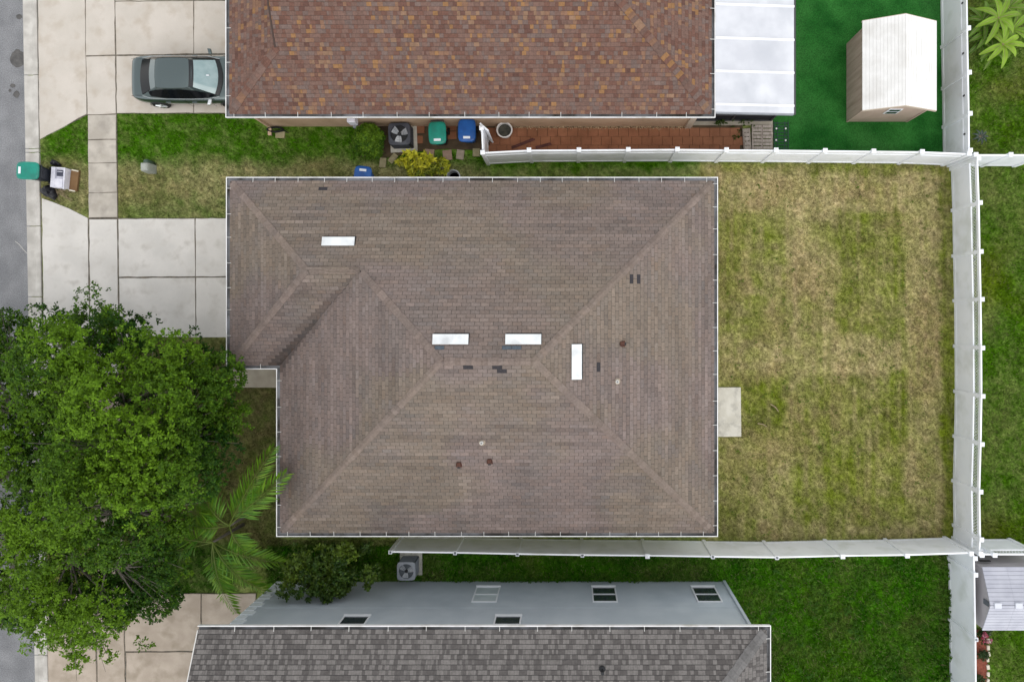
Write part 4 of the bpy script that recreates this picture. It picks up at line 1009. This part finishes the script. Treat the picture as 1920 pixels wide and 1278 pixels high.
for k in range(26):
    a = P(95 + random.uniform(-6, 16), 342 + random.uniform(-16, 18)); an = R(random.gauss(-45, 40)); L = random.uniform(.3, .9)
    MB(TO).tube([(a.x, a.y, .03), (a.x + math.cos(an) * L * .5, a.y + math.sin(an) * L * .5, .03 + random.uniform(0, .12)), (a.x + math.cos(an + .2) * L, a.y + math.sin(an + .2) * L, .04)], [.012, .009, .005], 5).build('twig', 'twig', tw)
# utility pedestal
c = P(270, 313, .5); up = thing('utility_pedestal', 'grey-green utility pedestal standing in the front lawn', 'utility box', (c.x + .03, c.y, 0))
MB().rings([[(x * r, y * r2, z) for x, y in ((-1, -1), (1, -1), (1, 1), (-1, 1))] for z, r, r2 in ((-.02, .17, .17), (.45, .155, .16), (.55, .13, .15), (.60, .07, .10))]).build('casing', 'utility', up, bevel=.02)
MB().lathe([(.11, 0), (.12, .35), (.10, .50), (.05, .56)], (.03, .21, -.02), 14).build('junction_post', 'utility_lid', up, smooth=True)
# stepping stones
stones = [((718, 305), .26, .38, 5, 'stone_olive', 'olive stepping stone below the round green bush'), ((737, 297), .22, .40, 40, 'stone_olive', 'tilted stepping stone right of the round bush'),
          ((805, 289), .38, .38, 4, 'stone_pink', 'pinkish stepping stone below the teal-lidded bin'), ((839, 291), .36, .40, -6, 'stone_pink', 'pinkish stepping stone below the gap between bins'),
          ((863, 290), .30, .38, 8, 'stone', 'tan stepping stone below the blue bin'), ((893, 286), .28, .32, 0, 'stone_olive', 'mossy stepping stone at the white fence corner'),
          ((525.5, 253), .36, .26, 3, 'stone_olive', 'square stepping stone near the black hose'), ((786, 300), .3, .3, 10, 'stone', 'stepping stone under the yellow croton')]
for (px, py), sx, sy, an, mt, lb in stones:
    c = P(px, py); t = tag(MB().obox((0, 0), sx, sy, -.05, .035, R(-an)).build('stepping_stone', mt, bevel=.015), lb, 'stepping stone', 'stepping stones between the houses'); t.location = (c.x, c.y, 0)
# soil bed beside the air conditioner, extended as painted shade round the bush
struct(MB().prism(poly_px([(676, 240), (724, 226), (905, 224), (905, 282), (835, 279), (776, 285), (728, 296), (676, 294)]), -.04, .004).build('soil_bed_and_shade', 'soil'))
for px, py, lb_ in ((788, 243, 'reddish paver left of the wall-side teal bin, upper one'), (836, 246, 'narrowly showing reddish paver touching the teal bin'), (848, 238, 'reddish paver between the teal and blue bins, upper one'), (848, 254, 'reddish paver between the teal and blue bins, lower one'), (785, 262, 'reddish paver left of the wall-side teal bin, lower one')):
    c = P(px, py); t = tag(MB().obox((0, 0), .34, .30, -.03, .03, R(random.uniform(-6, 6))).build('brick_paver', 'paver', bevel=.01), lb_, 'paver', 'pavers in the soil bed'); t.location = (c.x, c.y, 0)
# hose
hs_ = thing('garden_hose', 'black garden hose coiled against the tan wall', 'hose', (*P2(516, 243, .1), 0)); pts = []
for i in range(90):
    a = i * .42; pts.append((.30 * math.cos(a) * (1 + .1 * math.sin(i)), .09 * math.sin(a) * (1 + .1 * math.cos(i * 1.7)), .02 + .0016 * i))
MB().tube(pts, .018, 6).build('coil', 'rubber', hs_); MB().tube([(.3, 0, .03), (.42, -.08, .02), (.5, -.1, .02)], .016, 6).build('hose_end', 'rubber', hs_)
# side yard pavers
yard = struct(MB().prism(poly_px([(912, 230), (1392, 230), (1395, 296), (912, 296)]), -.05, .000).build('side_yard', 'soil'))
pv = MB().obox((0, 0), .385, .335, -.02, .03).build('paver', 'paver', yard, bevel=.008); first = True
for r in range(3):
    y = 248 + r * 16.4
    for k in range(26):
        px = 922 + k * 19.0 + (6 if r % 2 else 0)
        if px > 1388: continue
        c = P(px, y); loc = (c.x, c.y, random.uniform(-.006, .006)); rz = R(random.uniform(-1.2, 1.2))
        if first: pv.location = loc; first = False
        else: piece(pv, yard, loc, rz)
# gravel along the tan wall
n = 2600; gxp = RNG.uniform(930, 1300, n); gyp = np.clip(RNG.normal(236.5, 2.6, n), 231, 246); s = RNG.uniform(.008, .024, n)
base = np.array([[1, 0, 0], [0, 1, 0], [-1, 0, 0], [0, -1, 0], [0, 0, 1]], float)
Vv = np.stack([(gxp - NX) / 48, (NY - gyp) / 48, np.full(n, .033)], 1)[:, None, :] + base[None] * s[:, None, None]
Fv = (np.array([[0, 1, 4], [1, 2, 4], [2, 3, 4], [3, 0, 4]])[None] + 5 * np.arange(n)[:, None, None]).reshape(-1, 3)
gc = np.repeat(np.array([[.42, .31, .19]]) * RNG.uniform(.6, 1.3, (n, 1)), 4, 0)
tag(np_mesh('gravel', Vv.reshape(-1, 3), Fv, 'gravel', gc, kind='stuff'), 'tan gravel strip along the foot of the tan wall', 'gravel')
# bucket
c = P(945, 244, .35); bk = thing('bucket', 'round white tub full of dark soil on the red pavers', 'bucket', (c.x + .03, c.y - .03, .03))
MB().lathe([(.22, 0), (.28, .44), (.31, .45), (.31, .48), (.26, .48), (.25, .36)], (0, 0, 0), 28, caps=False).build('shell', 'bucket', bk, smooth=False)
MB().lathe([(.05, .37), (.249, .36)], (0, 0, 0), 28).build('soil', 'bucket_in', bk)
for p, q, lb in (((960, 279), (1003, 262), 'long dark red plank lying across the red pavers'), ((1005, 279), (1034, 271), 'short dark red plank by the white fence')):
    a, b = Vector(P2(*p)), Vector(P2(*q)); t = thing('plank', lb, 'plank', (a.x, a.y, .03)); dd = b - a; nv = Vector((-dd.y, dd.x)).normalized() * .05
    MB().bar((0, 0), dd, .055, .004, .05).build('board', 'wood_red', t); MB().bar(nv * 1.15, dd * .95 + nv * 1.15, .04, .004, .04).build('board', 'wood_red', t)
# pallets
def pallet(loc, sx, sy, rz, label, rows, split):
    t = thing('pallet', label, 'pallet', loc, rz, 'weathered pallets by the screen room')
    for x in (-.45, 0, .45): MB().box(x * sx - .03, x * sx + .03, -sy / 2, sy / 2, .0, .08).build('stringer', 'wood_grey', t)
    h = sy / rows; cols_ = ((-sx / 2, -.008), (.008, sx / 2)) if split else ((-sx / 2, sx / 2),)
    for r in range(rows):
        for a, b in cols_:
            y = -sy / 2 + r * h + random.uniform(-.005, .005); MB().box(a + random.uniform(0, .015), b - random.uniform(0, .015), y + .014, y + h - .014, .081, .105 + random.uniform(0, .008)).build('slat', 'wood_grey', t, bevel=.004)
c = P(1429, 257.5, .1); pallet((c.x, c.y, .03), .82, .96, 0, 'weathered grey wooden pallet on the pavers beside the green grate', 7, True)
c = P(1400.5, 261, .1); pallet((c.x, c.y, .03), .26, .84, R(4), 'narrow weathered pallet left of the larger pallet', 5, False)
# green grate
c = P(1464.5, 254, .02); gr = thing('plastic_grate', 'dark green plastic grate with white pegs lying on the turf', 'grate', (c.x, c.y, .013))
for k in range(9): MB().box(-.27, .27, -.5 + k * .122 - .022, -.5 + k * .122 + .022, .004, .03).build('slat', 'mat_green', gr)
for x in (-.28, .28, -.14, .14): MB().box(x - .018, x + .018, -.54, .54, .0, .026).build('rail', 'mat_green', gr)
for x, y in ((-.19, .26), (.17, .26), (-.2, -.19), (.17, -.2)): MB().lathe([(.035, .03), (.035, .045), (.02, .05)], (x, y, 0), 10).build('peg', 'pvc', gr)
# grey tub under the eave
c = P(850, 331, .4); tb = thing('tub', 'grey plastic tub partly hidden under the brown eave', 'tub', (c.x, c.y, 0))
MB().lathe([(.20, 0), (.24, .38), (.27, .40), (.27, .42), (.23, .42), (.2, .1)], (0, 0, 0), 24, caps=False).build('shell', 'tub', tb); MB().lathe([(.04, .12), (.2, .12)], (0, 0, 0), 24).build('soil', 'bucket_in', tb)
# bone-coloured sticks in the back lawn
for p, q, lb in (((1444, 757), (1459, 771), 'pale curved stick in the back lawn, upper one'), ((1420, 793), (1437, 799), 'pale curved stick in the back lawn, lower one')):
    a, b = P(*p), P(*q); m = MB().tube([(a.x, a.y, .05), ((a.x + b.x) / 2 + .03, (a.y + b.y) / 2 + .03, .06), (b.x, b.y, .05)], [.02, .022, .012], 6); tag(m.build('stick', 'twig'), lb, 'stick')

# ================================================================== FOLIAGE
def leaf_arrays(C, T, Nn, L, W):
    """diamond leaves: centre, length direction, normal, length, width -> verts, quads"""
    T = T / np.linalg.norm(T, axis=1, keepdims=True); S = np.cross(Nn, T); S /= np.linalg.norm(S, axis=1, keepdims=True) + 1e-9
    U = np.cross(T, S); L = L[:, None]; W = W[:, None]
    V = np.stack([C - T * L * .5, C - S * W * .5 + U * W * .12 + T * L * .05, C + T * L * .5 - U * L * .08, C + S * W * .5 + U * W * .12 + T * L * .05], 1)
    n = len(C); return V.reshape(-1, 3), np.arange(4 * n).reshape(n, 4)
def puff(c, r, n, flat=.75, up=.55):
    """leaves gathered in small rosettes on twig tips over an uneven dome"""
    k = max(4, int(n / 10)); d = RNG.normal(0, 1, (k, 3)); d[:, 2] = np.abs(d[:, 2]) * .9 - .3; d /= np.linalg.norm(d, axis=1, keepdims=True)
    ph = RNG.uniform(0, 6.28, 4); az = np.arctan2(d[:, 1], d[:, 0])
    rad = r * (.35 + .72 * RNG.rand(k) ** .55) * (1 + .22 * np.sin(2 * az + ph[0]) + .16 * np.sin(3 * az + ph[1]) + .14 * np.sin(5 * d[:, 2] + ph[2]))
    tips = np.array(c) + d * rad[:, None] * np.array([1, 1, flat])
    q = RNG.randint(0, k, n); D = d[q]; s_ = min(.10, r * .32)
    e = RNG.normal(0, 1, (n, 3)); e /= np.linalg.norm(e, axis=1, keepdims=True)
    C = tips[q] + e * s_ * RNG.uniform(.3, 1.25, (n, 1)) * np.array([1, 1, .6])
    Nn = D * .35 + np.array([0, 0, up]) + RNG.normal(0, .38, (n, 3)); Nn /= np.linalg.norm(Nn, axis=1, keepdims=True)
    T = e * 1.0 + D * .3 + RNG.normal(0, .3, (n, 3)); T -= (T * Nn).sum(1, keepdims=True) * Nn
    return C, T, Nn
def foliage(name, puffs, leafL, leafW, cols, parent, mat='leaf', jit=.2):
    Cs, Ts, Ns, Co = [], [], [], []
    for (c, r, n, ci) in puffs:
        a, b, d = puff(c, r, n); Cs.append(a); Ts.append(b); Ns.append(d)
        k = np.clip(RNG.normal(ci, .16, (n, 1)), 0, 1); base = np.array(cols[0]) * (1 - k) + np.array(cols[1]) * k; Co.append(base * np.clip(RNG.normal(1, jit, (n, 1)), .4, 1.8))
    C = np.concatenate(Cs); T = np.concatenate(Ts); Nn = np.concatenate(Ns); n = len(C)
    off = np.array(parent.location) if parent else np.zeros(3)
    V, F = leaf_arrays(C - off, T, Nn, leafL * RNG.uniform(.65, 1.3, n), leafW * RNG.uniform(.7, 1.3, n))
    return np_mesh(name, V, F, mat, np.concatenate(Co), parent)

# big street tree
tb_ = P(352, 836); tree = thing('street_tree', 'large leafy green tree spreading over the kerb and two driveways', 'tree', (tb_.x, tb_.y, 0)); TRO = Vector(tree.location)
OUT = [(-70, 650), (0, 630), (50, 604), (95, 592), (140, 585), (205, 598), (250, 606), (272, 625), (285, 655), (335, 670), (374, 640), (394, 664), (412, 700), (414, 760), (412, 815), (380, 870), (358, 940), (318, 990),
       (322, 1060), (318, 1120), (290, 1140), (240, 1145), (160, 1160), (70, 1150), (0, 1150), (-70, 1120), (-100, 900)]
HOLES = [((12, 905), 46), ((222, 742), 40), ((330, 862), 34), ((75, 655), 26), ((185, 985), 34), ((10, 745), 26), ((95, 940), 24), ((120, 800), 20), ((300, 700), 18)]
pts = []; tries = 0; cxp, cyp = 175, 860
def add_pts(mind, count, inset, seed):
    rr_ = random.Random(seed); out = []
    for _ in range(6000):
        x, y = rr_.uniform(-100, 430), rr_.uniform(555, 1165)
        if not in_poly(np.array([x]), np.array([y]), OUT)[0]: continue
        if any((x - h[0][0]) ** 2 + (y - h[0][1]) ** 2 < h[1] ** 2 for h in HOLES): continue
        if any((x - a) ** 2 + (y - b) ** 2 < mind ** 2 for a, b in out): continue
        out.append((x, y))
        if len(out) >= count: break
    return out
clumps = add_pts(54, 140, 0, 5); lower = add_pts(38, 170, 0, 9); upper = []
for x, y in clumps:
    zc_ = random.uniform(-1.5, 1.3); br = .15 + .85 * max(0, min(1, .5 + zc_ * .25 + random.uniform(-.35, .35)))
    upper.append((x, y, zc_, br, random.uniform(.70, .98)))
    for k in range(random.randint(2, 4)):
        a_ = random.uniform(0, 6.28); q_ = random.uniform(24, 40); upper.append((x + q_ * math.cos(a_), y + q_ * math.sin(a_), zc_ - random.uniform(.1, .4), br, random.uniform(.28, .45)))
puffs = []; ends = []
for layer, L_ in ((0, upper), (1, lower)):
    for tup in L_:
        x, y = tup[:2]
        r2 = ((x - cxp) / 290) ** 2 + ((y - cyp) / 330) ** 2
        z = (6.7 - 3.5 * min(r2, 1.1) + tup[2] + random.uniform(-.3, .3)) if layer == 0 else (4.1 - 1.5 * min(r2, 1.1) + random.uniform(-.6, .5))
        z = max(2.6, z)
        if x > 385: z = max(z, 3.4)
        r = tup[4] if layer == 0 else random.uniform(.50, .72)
        c = P(x, y, z); puffs.append((tuple(c), r, int(r * r * (2250 if layer == 0 else 1700)), min(1, max(0, random.gauss(tup[3], .15))) if layer == 0 else .1))  # lower layer gets dark leaf colour to paint shade in crown gaps
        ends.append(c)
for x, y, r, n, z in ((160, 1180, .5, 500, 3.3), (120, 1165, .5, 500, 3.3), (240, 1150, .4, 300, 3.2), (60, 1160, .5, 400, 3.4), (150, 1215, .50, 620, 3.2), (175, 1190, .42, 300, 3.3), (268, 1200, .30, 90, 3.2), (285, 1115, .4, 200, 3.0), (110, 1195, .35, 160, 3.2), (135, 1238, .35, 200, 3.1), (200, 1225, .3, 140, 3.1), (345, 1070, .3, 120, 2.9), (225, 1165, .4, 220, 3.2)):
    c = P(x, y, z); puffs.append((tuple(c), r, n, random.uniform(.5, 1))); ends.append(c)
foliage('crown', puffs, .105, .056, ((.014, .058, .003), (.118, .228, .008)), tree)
trunk = MB(TRO); hub = Vector((tb_.x - .4, tb_.y - .1, 2.3))
trunk.tube([(tb_.x, tb_.y, -.1), (tb_.x - .05, tb_.y, .3), (tb_.x - .15, tb_.y, 1.2), tuple(hub)], [.34, .25, .21, .19], 12)
trunk.build('trunk', 'bark', tree, smooth=True)
limbs = []; nl = 9
for k in range(nl):
    a = 2 * math.pi * k / nl + .3; e = hub + Vector((math.cos(a) * 2.2 - .9, math.sin(a) * 2.8 - .2, 1.5 + random.uniform(0, .8)))
    mid = hub.lerp(e, .5) + Vector((random.uniform(-.2, .2), random.uniform(-.2, .2), .1)); limbs.append((mid, e))
    MB(TRO).tube([tuple(hub), tuple(mid), tuple(e)], [.12, .085, .05], 8).build('limb', 'bark', tree, smooth=True)
tm = MB(TRO)
for c in ends:
    mid, e = min(limbs, key=lambda q: (q[1] - c).length); st = e if (e - c).length < (mid - c).length else mid
    if random.random() < .45: continue
    kk = st.lerp(c, .5) + Vector((random.uniform(-.25, .25), random.uniform(-.25, .25), random.uniform(-.1, .25)))
    tm.tube([tuple(st), tuple(kk), tuple(c)], [.035, .024, .012], 5)
    for _ in range(2):
        tm.tube([tuple(kk), tuple(c + Vector((random.uniform(-.6, .6), random.uniform(-.6, .6), random.uniform(-.1, .35))))], [.016, .006], 4)
tm.build('branches', 'bark', tree, smooth=True, kind='stuff')

# palm: two clustered stems
palm = thing('palm', 'feathery green palm between the street tree and the brown house corner', 'palm', (*P2(432, 990), 0)); PMO = Vector(palm.location)
def frond(base, tip, arch, ll, n=34):
    base = Vector(base); tip = Vector(tip); mid = base.lerp(tip, .5) + Vector((0, 0, arch))
    pts = [base * (1 - t) ** 2 + mid * 2 * t * (1 - t) + tip * t * t for t in np.linspace(0, 1, 14)]
    m = MB(PMO).tube([tuple(p) for p in pts], list(np.linspace(.022, .005, 14)), 5); r = m.build('rachis', 'leaf_gloss', palm, cols=False)
    a = r.data.attributes.new('Col', 'FLOAT_COLOR', 'FACE'); a.data.foreach_set('color', np.tile([.12, .17, .03, 1], len(r.data.polygons)).astype(np.float32))
    C, T, Nn, L, W, Co = [], [], [], [], [], []
    for k in range(n):
        t = .22 + .78 * k / n; p = base * (1 - t) ** 2 + mid * 2 * t * (1 - t) + tip * t * t; d = ((mid - base) * (1 - t) + (tip - mid) * t).normalized()
        s = d.cross(Vector((0, 0, 1))).normalized()
        for sg in (-1, 1):
            ln = ll * (.55 + .75 * math.sin(math.pi * min(1, t * .95 + .08))) * random.uniform(.85, 1.1)
            dirv = (s * sg * .85 + d * (.55 + .5 * t) + Vector((random.uniform(-.15, .15), random.uniform(-.15, .15), -.15 - .45 * random.random()))).normalized()
            C.append(p + dirv * ln * .5); T.append(dirv); Nn.append(Vector((0, 0, 1)) + s * sg * .3 + Vector((random.uniform(-.3, .3), random.uniform(-.3, .3), 0))); L.append(ln); W.append(.05)
            g = random.random() * .6 + .4 * t; Co.append(np.array([.034, .150, .008]) * (1 - g) + np.array([.165, .29, .016]) * g)
    V, F = leaf_arrays(np.array([tuple(c - PMO) for c in C]), np.array([tuple(t) for t in T]), np.array([tuple(t) for t in Nn]), np.array(L), np.array(W))
    np_mesh('leaflets', V, F, 'leaf_gloss', np.array(Co), palm)
A = P(430, 985, 2.5); B_ = P(399, 1016, 2.4)
for bs, (tx_, ty_), zt, ar in ((A, (514, 838), 2.95, .55), (A, (538, 888), 3.15, .5), (A, (352, 950), 1.9, .7), (A, (480, 905), 2.6, .6), (B_, (533, 1055), 1.8, .75), (B_, (443, 1150), 1.5, .8), (B_, (285, 1036), 1.8, .6), (B_, (345, 975), 2.0, .5), (B_, (500, 1110), 1.4, .7), (A, (470, 1040), 2.2, .5), (B_, (418, 1110), 1.6, .7), (B_, (300, 990), 2.3, .7), (B_, (480, 1100), 1.7, .8), (A, (385, 925), 2.4, .7), (A, (365, 985), 2.4, .6)):
    frond(bs, P(tx_, ty_, zt), ar, .56)
for q in (A, B_):
    MB(PMO).tube([(q.x, q.y - .05, -.05), (q.x + .03, q.y, 1.2), tuple(q)], [.07, .055, .04], 8).build('stem', 'bark', palm, smooth=True)

def bush(name, label, cat, loc, puffs, lL, lW, cols, mat='leaf', group=None, stems=True):
    t = thing(name, label, cat, loc, group=group); puffs = [(c, r, int(n * 2.2), ci) for c, r, n, ci in puffs]; foliage('foliage', puffs, lL, lW, cols, t, mat)
    for (c, r, n, ci) in puffs[::2] if stems else []:
        c = Vector(c); b = Vector(loc); MB(b).tube([(b.x + random.uniform(-.05, .05), b.y + random.uniform(-.05, .05), -.03), tuple(b.lerp(c, .5) + Vector((0, 0, .1))), tuple(c)], [.022, .015, .008], 5).build('stem', 'bark', t)
    return t
# dark shrub by the two-storey house
pf = []
for k in range(44):
    px, py = random.uniform(535, 698), random.uniform(1026, 1118); 
    if px > 650 and py > 1085: continue
    z = random.uniform(1.3, 2.3); c = P(px, py, z); c.y = max(c.y, WY + .38); pf.append((tuple(c), random.uniform(.2, .36), 110, random.uniform(0, .9)))
for px, py in ((535, 1108), (568, 1112), (600, 1104), (615, 1112)):
    c = P(px, py, 2.3); c.y = max(c.y, WY + .32); pf.append((tuple(c), .28, 90, .3))
bush('shrub', 'dark glossy shrub growing against the blue-grey wall', 'shrub', tuple(P(618, 1050)), pf, .13, .07, ((.020, .060, .007), (.11, .17, .016)), 'leaf_gloss')
# round clipped bush
pf = []; b0 = P(693, 265, .6)
for k in range(46):
    a = random.uniform(0, 2 * math.pi); r = random.uniform(0, 1) ** .5; x = math.cos(a) * r; y = math.sin(a) * r; q = (abs(x) ** 3.5 + abs(y) ** 3.5) ** (1 / 3.5)
    pf.append(((b0.x + x * .46, b0.y + y * .46, (.62 + .40 * (1 - r ** 4) + random.uniform(-.05, .05))), .2, 230, random.uniform(.1, .9)))
bush('round_bush', 'clipped round green bush beside the dark air conditioner', 'bush', (b0.x, b0.y, 0), pf, .075, .042, ((.030, .095, .005), (.14, .25, .014)))
# croton
pf = []
for px, py, n, r, ci in ((770, 300, 60, .26, .9), (785, 305, 60, .26, .9), (800, 300, 60, .24, .9), (775, 318, 60, .26, .6), (755, 303, 40, .2, .9), (795, 322, 50, .26, .3), (815, 318, 50, .24, .3), (830, 306, 50, .22, .55), (838, 316, 30, .2, .5), (765, 288, 40, .2, 1), (805, 290, 30, .18, .9)):
    c = P(px, py, random.uniform(.5, .85)); pf.append((tuple(c), r, n, ci))
bush('croton', 'yellow-leaved croton shrub beside the brown house eave', 'shrub', tuple(P(793, 312)), pf, .24, .06, ((.04, .10, .008), (.58, .56, .035)), 'leaf_gloss')
# broad-leaved plant top right
pl_ = thing('frangipani', 'broad-leaved bright green plant behind the upper right fence', 'plant', tuple(P(1868, 75))); PLO = Vector(pl_.location)
def broadleaf(base, ang, L, W, rise, col, par):
    d = Vector((math.cos(ang), math.sin(ang), 0)); s = Vector((-d.y, d.x, 0)); rs = []
    for t in np.linspace(0, 1, 9):
        c = Vector(base) + d * L * t + Vector((0, 0, rise * math.sin(t * 2.3) - .25 * L * t * t)); wv = W * .5 * (math.sin(math.pi * (t * .9 + .06)) ** .8) + .004
        rs.append([tuple(c - s * wv + Vector((0, 0, wv * .45))), tuple(c), tuple(c + s * wv + Vector((0, 0, wv * .45)))])
    m = MB(PLO).rings(rs, False, closed=False); m.c = [col] * len(m.f); m.build('leaf', 'leaf_gloss', par, smooth=True, cols=True)
    MB(PLO).tube([rs[i][1] for i in range(9)], list(np.linspace(.012, .004, 9)), 4).build('midrib', 'twig', par)
for px, py, z, n, L, bright in ((1872, 34, 1.7, 8, .92, .8), (1880, 84, 1.5, 9, .85, 1.0), (1850, 62, 1.1, 10, .9, .3), (1838, 78, .9, 8, .8, .18), (1898, 55, 1.4, 9, .95, .7), (1860, 95, 1.0, 7, .7, .4), (1842, 40, 1.2, 8, .8, .3), (1890, 15, 1.3, 8, .9, .5)):
    c = P(px, py, z); a0 = random.uniform(0, 6)
    MB(PLO).tube([(PLO.x + random.uniform(-.15, .15), PLO.y + random.uniform(-.15, .15), 0), (c.x * .5 + PLO.x * .5, c.y * .5 + PLO.y * .5, z * .55), tuple(c)], [.045, .035, .025], 7).build('stem', 'bark', pl_)
    for k in range(n):
        col = np.array([.045, .115, .012]) * (1 - bright) + np.array([.20, .33, .025]) * bright; col = col * random.uniform(.75, 1.25)
        broadleaf(c, a0 + k * 2 * math.pi / n + random.uniform(-.25, .25), L * random.uniform(.75, 1.15), L * .23, .22, tuple(col), pl_)
PLO = P(1834, 258); ag = thing('small_plant', 'small bluish rosette plant at the foot of the upper right fence', 'plant', tuple(PLO))
for k in range(9): broadleaf((PLO.x, PLO.y, .12), k * .7, .32 * random.uniform(.8, 1.1), .08, .12, (.035, .075, .065), ag)
# weeds along the south house wall and fence lines
pf = [(tuple(P(random.uniform(800, 1290), random.uniform(1076, 1088), .12)), random.uniform(.09, .2), 40, random.uniform(.2, .9)) for k in range(60)] + \
     [(tuple(P(random.uniform(1772, 1783), random.uniform(1050, 1278), .12)), random.uniform(.1, .22), 40, random.uniform(.2, .9)) for k in range(40)] + \
     [(tuple(P(random.uniform(1390, 1770), random.uniform(1055, 1278), .06)), random.uniform(.12, .3), 60, random.uniform(0, 1)) for k in range(170)]
wd_ = foliage('weeds', pf, .07, .034, ((.035, .115, .007), (.085, .185, .012)), None); wd_['kind'] = 'stuff'; tag(wd_, 'broad-leaved weeds in the lush lawn and along its walls', 'weeds')
pf = [(tuple(P(random.uniform(1340, 1412), random.uniform(226, 236), .1)), random.uniform(.06, .14), 40, random.uniform(.3, .9)) for k in range(16)] + [(tuple(P(1380 + random.uniform(-8, 8), random.uniform(238, 262), .06)), .07, 26, .5) for k in range(8)]
wd_ = foliage('weeds', pf, .06, .02, ((.02, .06, .007), (.075, .13, .014)), None); wd_['kind'] = 'stuff'; tag(wd_, 'weeds sprouting between the pavers by the screen room', 'weeds')
pf = [(tuple(P(random.uniform(1355, 1785), random.uniform(312, 1008), .02)), random.uniform(.06, .16), random.randint(14, 30), random.uniform(0, 1)) for k in range(230)]
wd_ = foliage('weeds', pf, .055, .02, ((.075, .15, .010), (.17, .23, .03)), None); wd_['kind'] = 'stuff'; tag(wd_, 'low green weeds scattered through the dry back lawn', 'weeds')
# flower bed lower right
bed = struct(MB().prism(poly_px([(1795, 1176), (1853, 1182), (1851, 1230), (1848, 1330), (1795, 1330)]), -.03, .02).build('flower_bed', 'mulch'))
y = 1186; ORD = iter('first second third fourth fifth sixth seventh eighth ninth tenth eleventh twelfth'.split())
while y < 1290:
    c = P(1853 - (y - 1186) * .03 + random.uniform(-1, 1), y); s = random.uniform(.8, 1.1)
    t = tag(MB().obox((0, 0), .12 * s, .19 * s, -.03, .07, R(random.uniform(-14, 14))).build('edging_stone', 'edge_stone', bevel=.02), next(ORD) + ' cream edging stone from the top of the red mulch bed', 'edging stone', 'edging stones of the flower bed'); t.location = (c.x, c.y, 0); y += random.uniform(11, 14)
c = P(1848, 1193, .3); t = bush('flowering_plant', 'red-flowered plant at the top of the mulch bed', 'plant', (c.x, c.y, 0), [((c.x + random.uniform(-.15, .15), c.y + random.uniform(-.15, .15), .22), .16, 60, .3) for k in range(5)], .07, .04, ((.02, .05, .01), (.06, .1, .02)))
foliage('flowers', [((c.x + random.uniform(-.18, .18), c.y + random.uniform(-.18, .18), .36), .10, 26, random.random()) for k in range(9)], .06, .05, ((.30, .02, .05), (.55, .25, .32)), t)['kind'] = 'stuff'
for (px, py), lb in (((1843, 1234), 'small green plant in the middle of the mulch bed'), ((1836, 1272), 'small green plant at the lower end of the mulch bed')):
    c = P(px, py, .2); bush('bedding_plant', lb, 'plant', (c.x, c.y, 0), [((c.x + random.uniform(-.14, .14), c.y + random.uniform(-.14, .14), .18), .16, 80, .5) for k in range(4)], .08, .03, ((.012, .04, .01), (.05, .09, .02)), 'leaf_gloss')
print('script done, objects', len(bpy.data.objects))
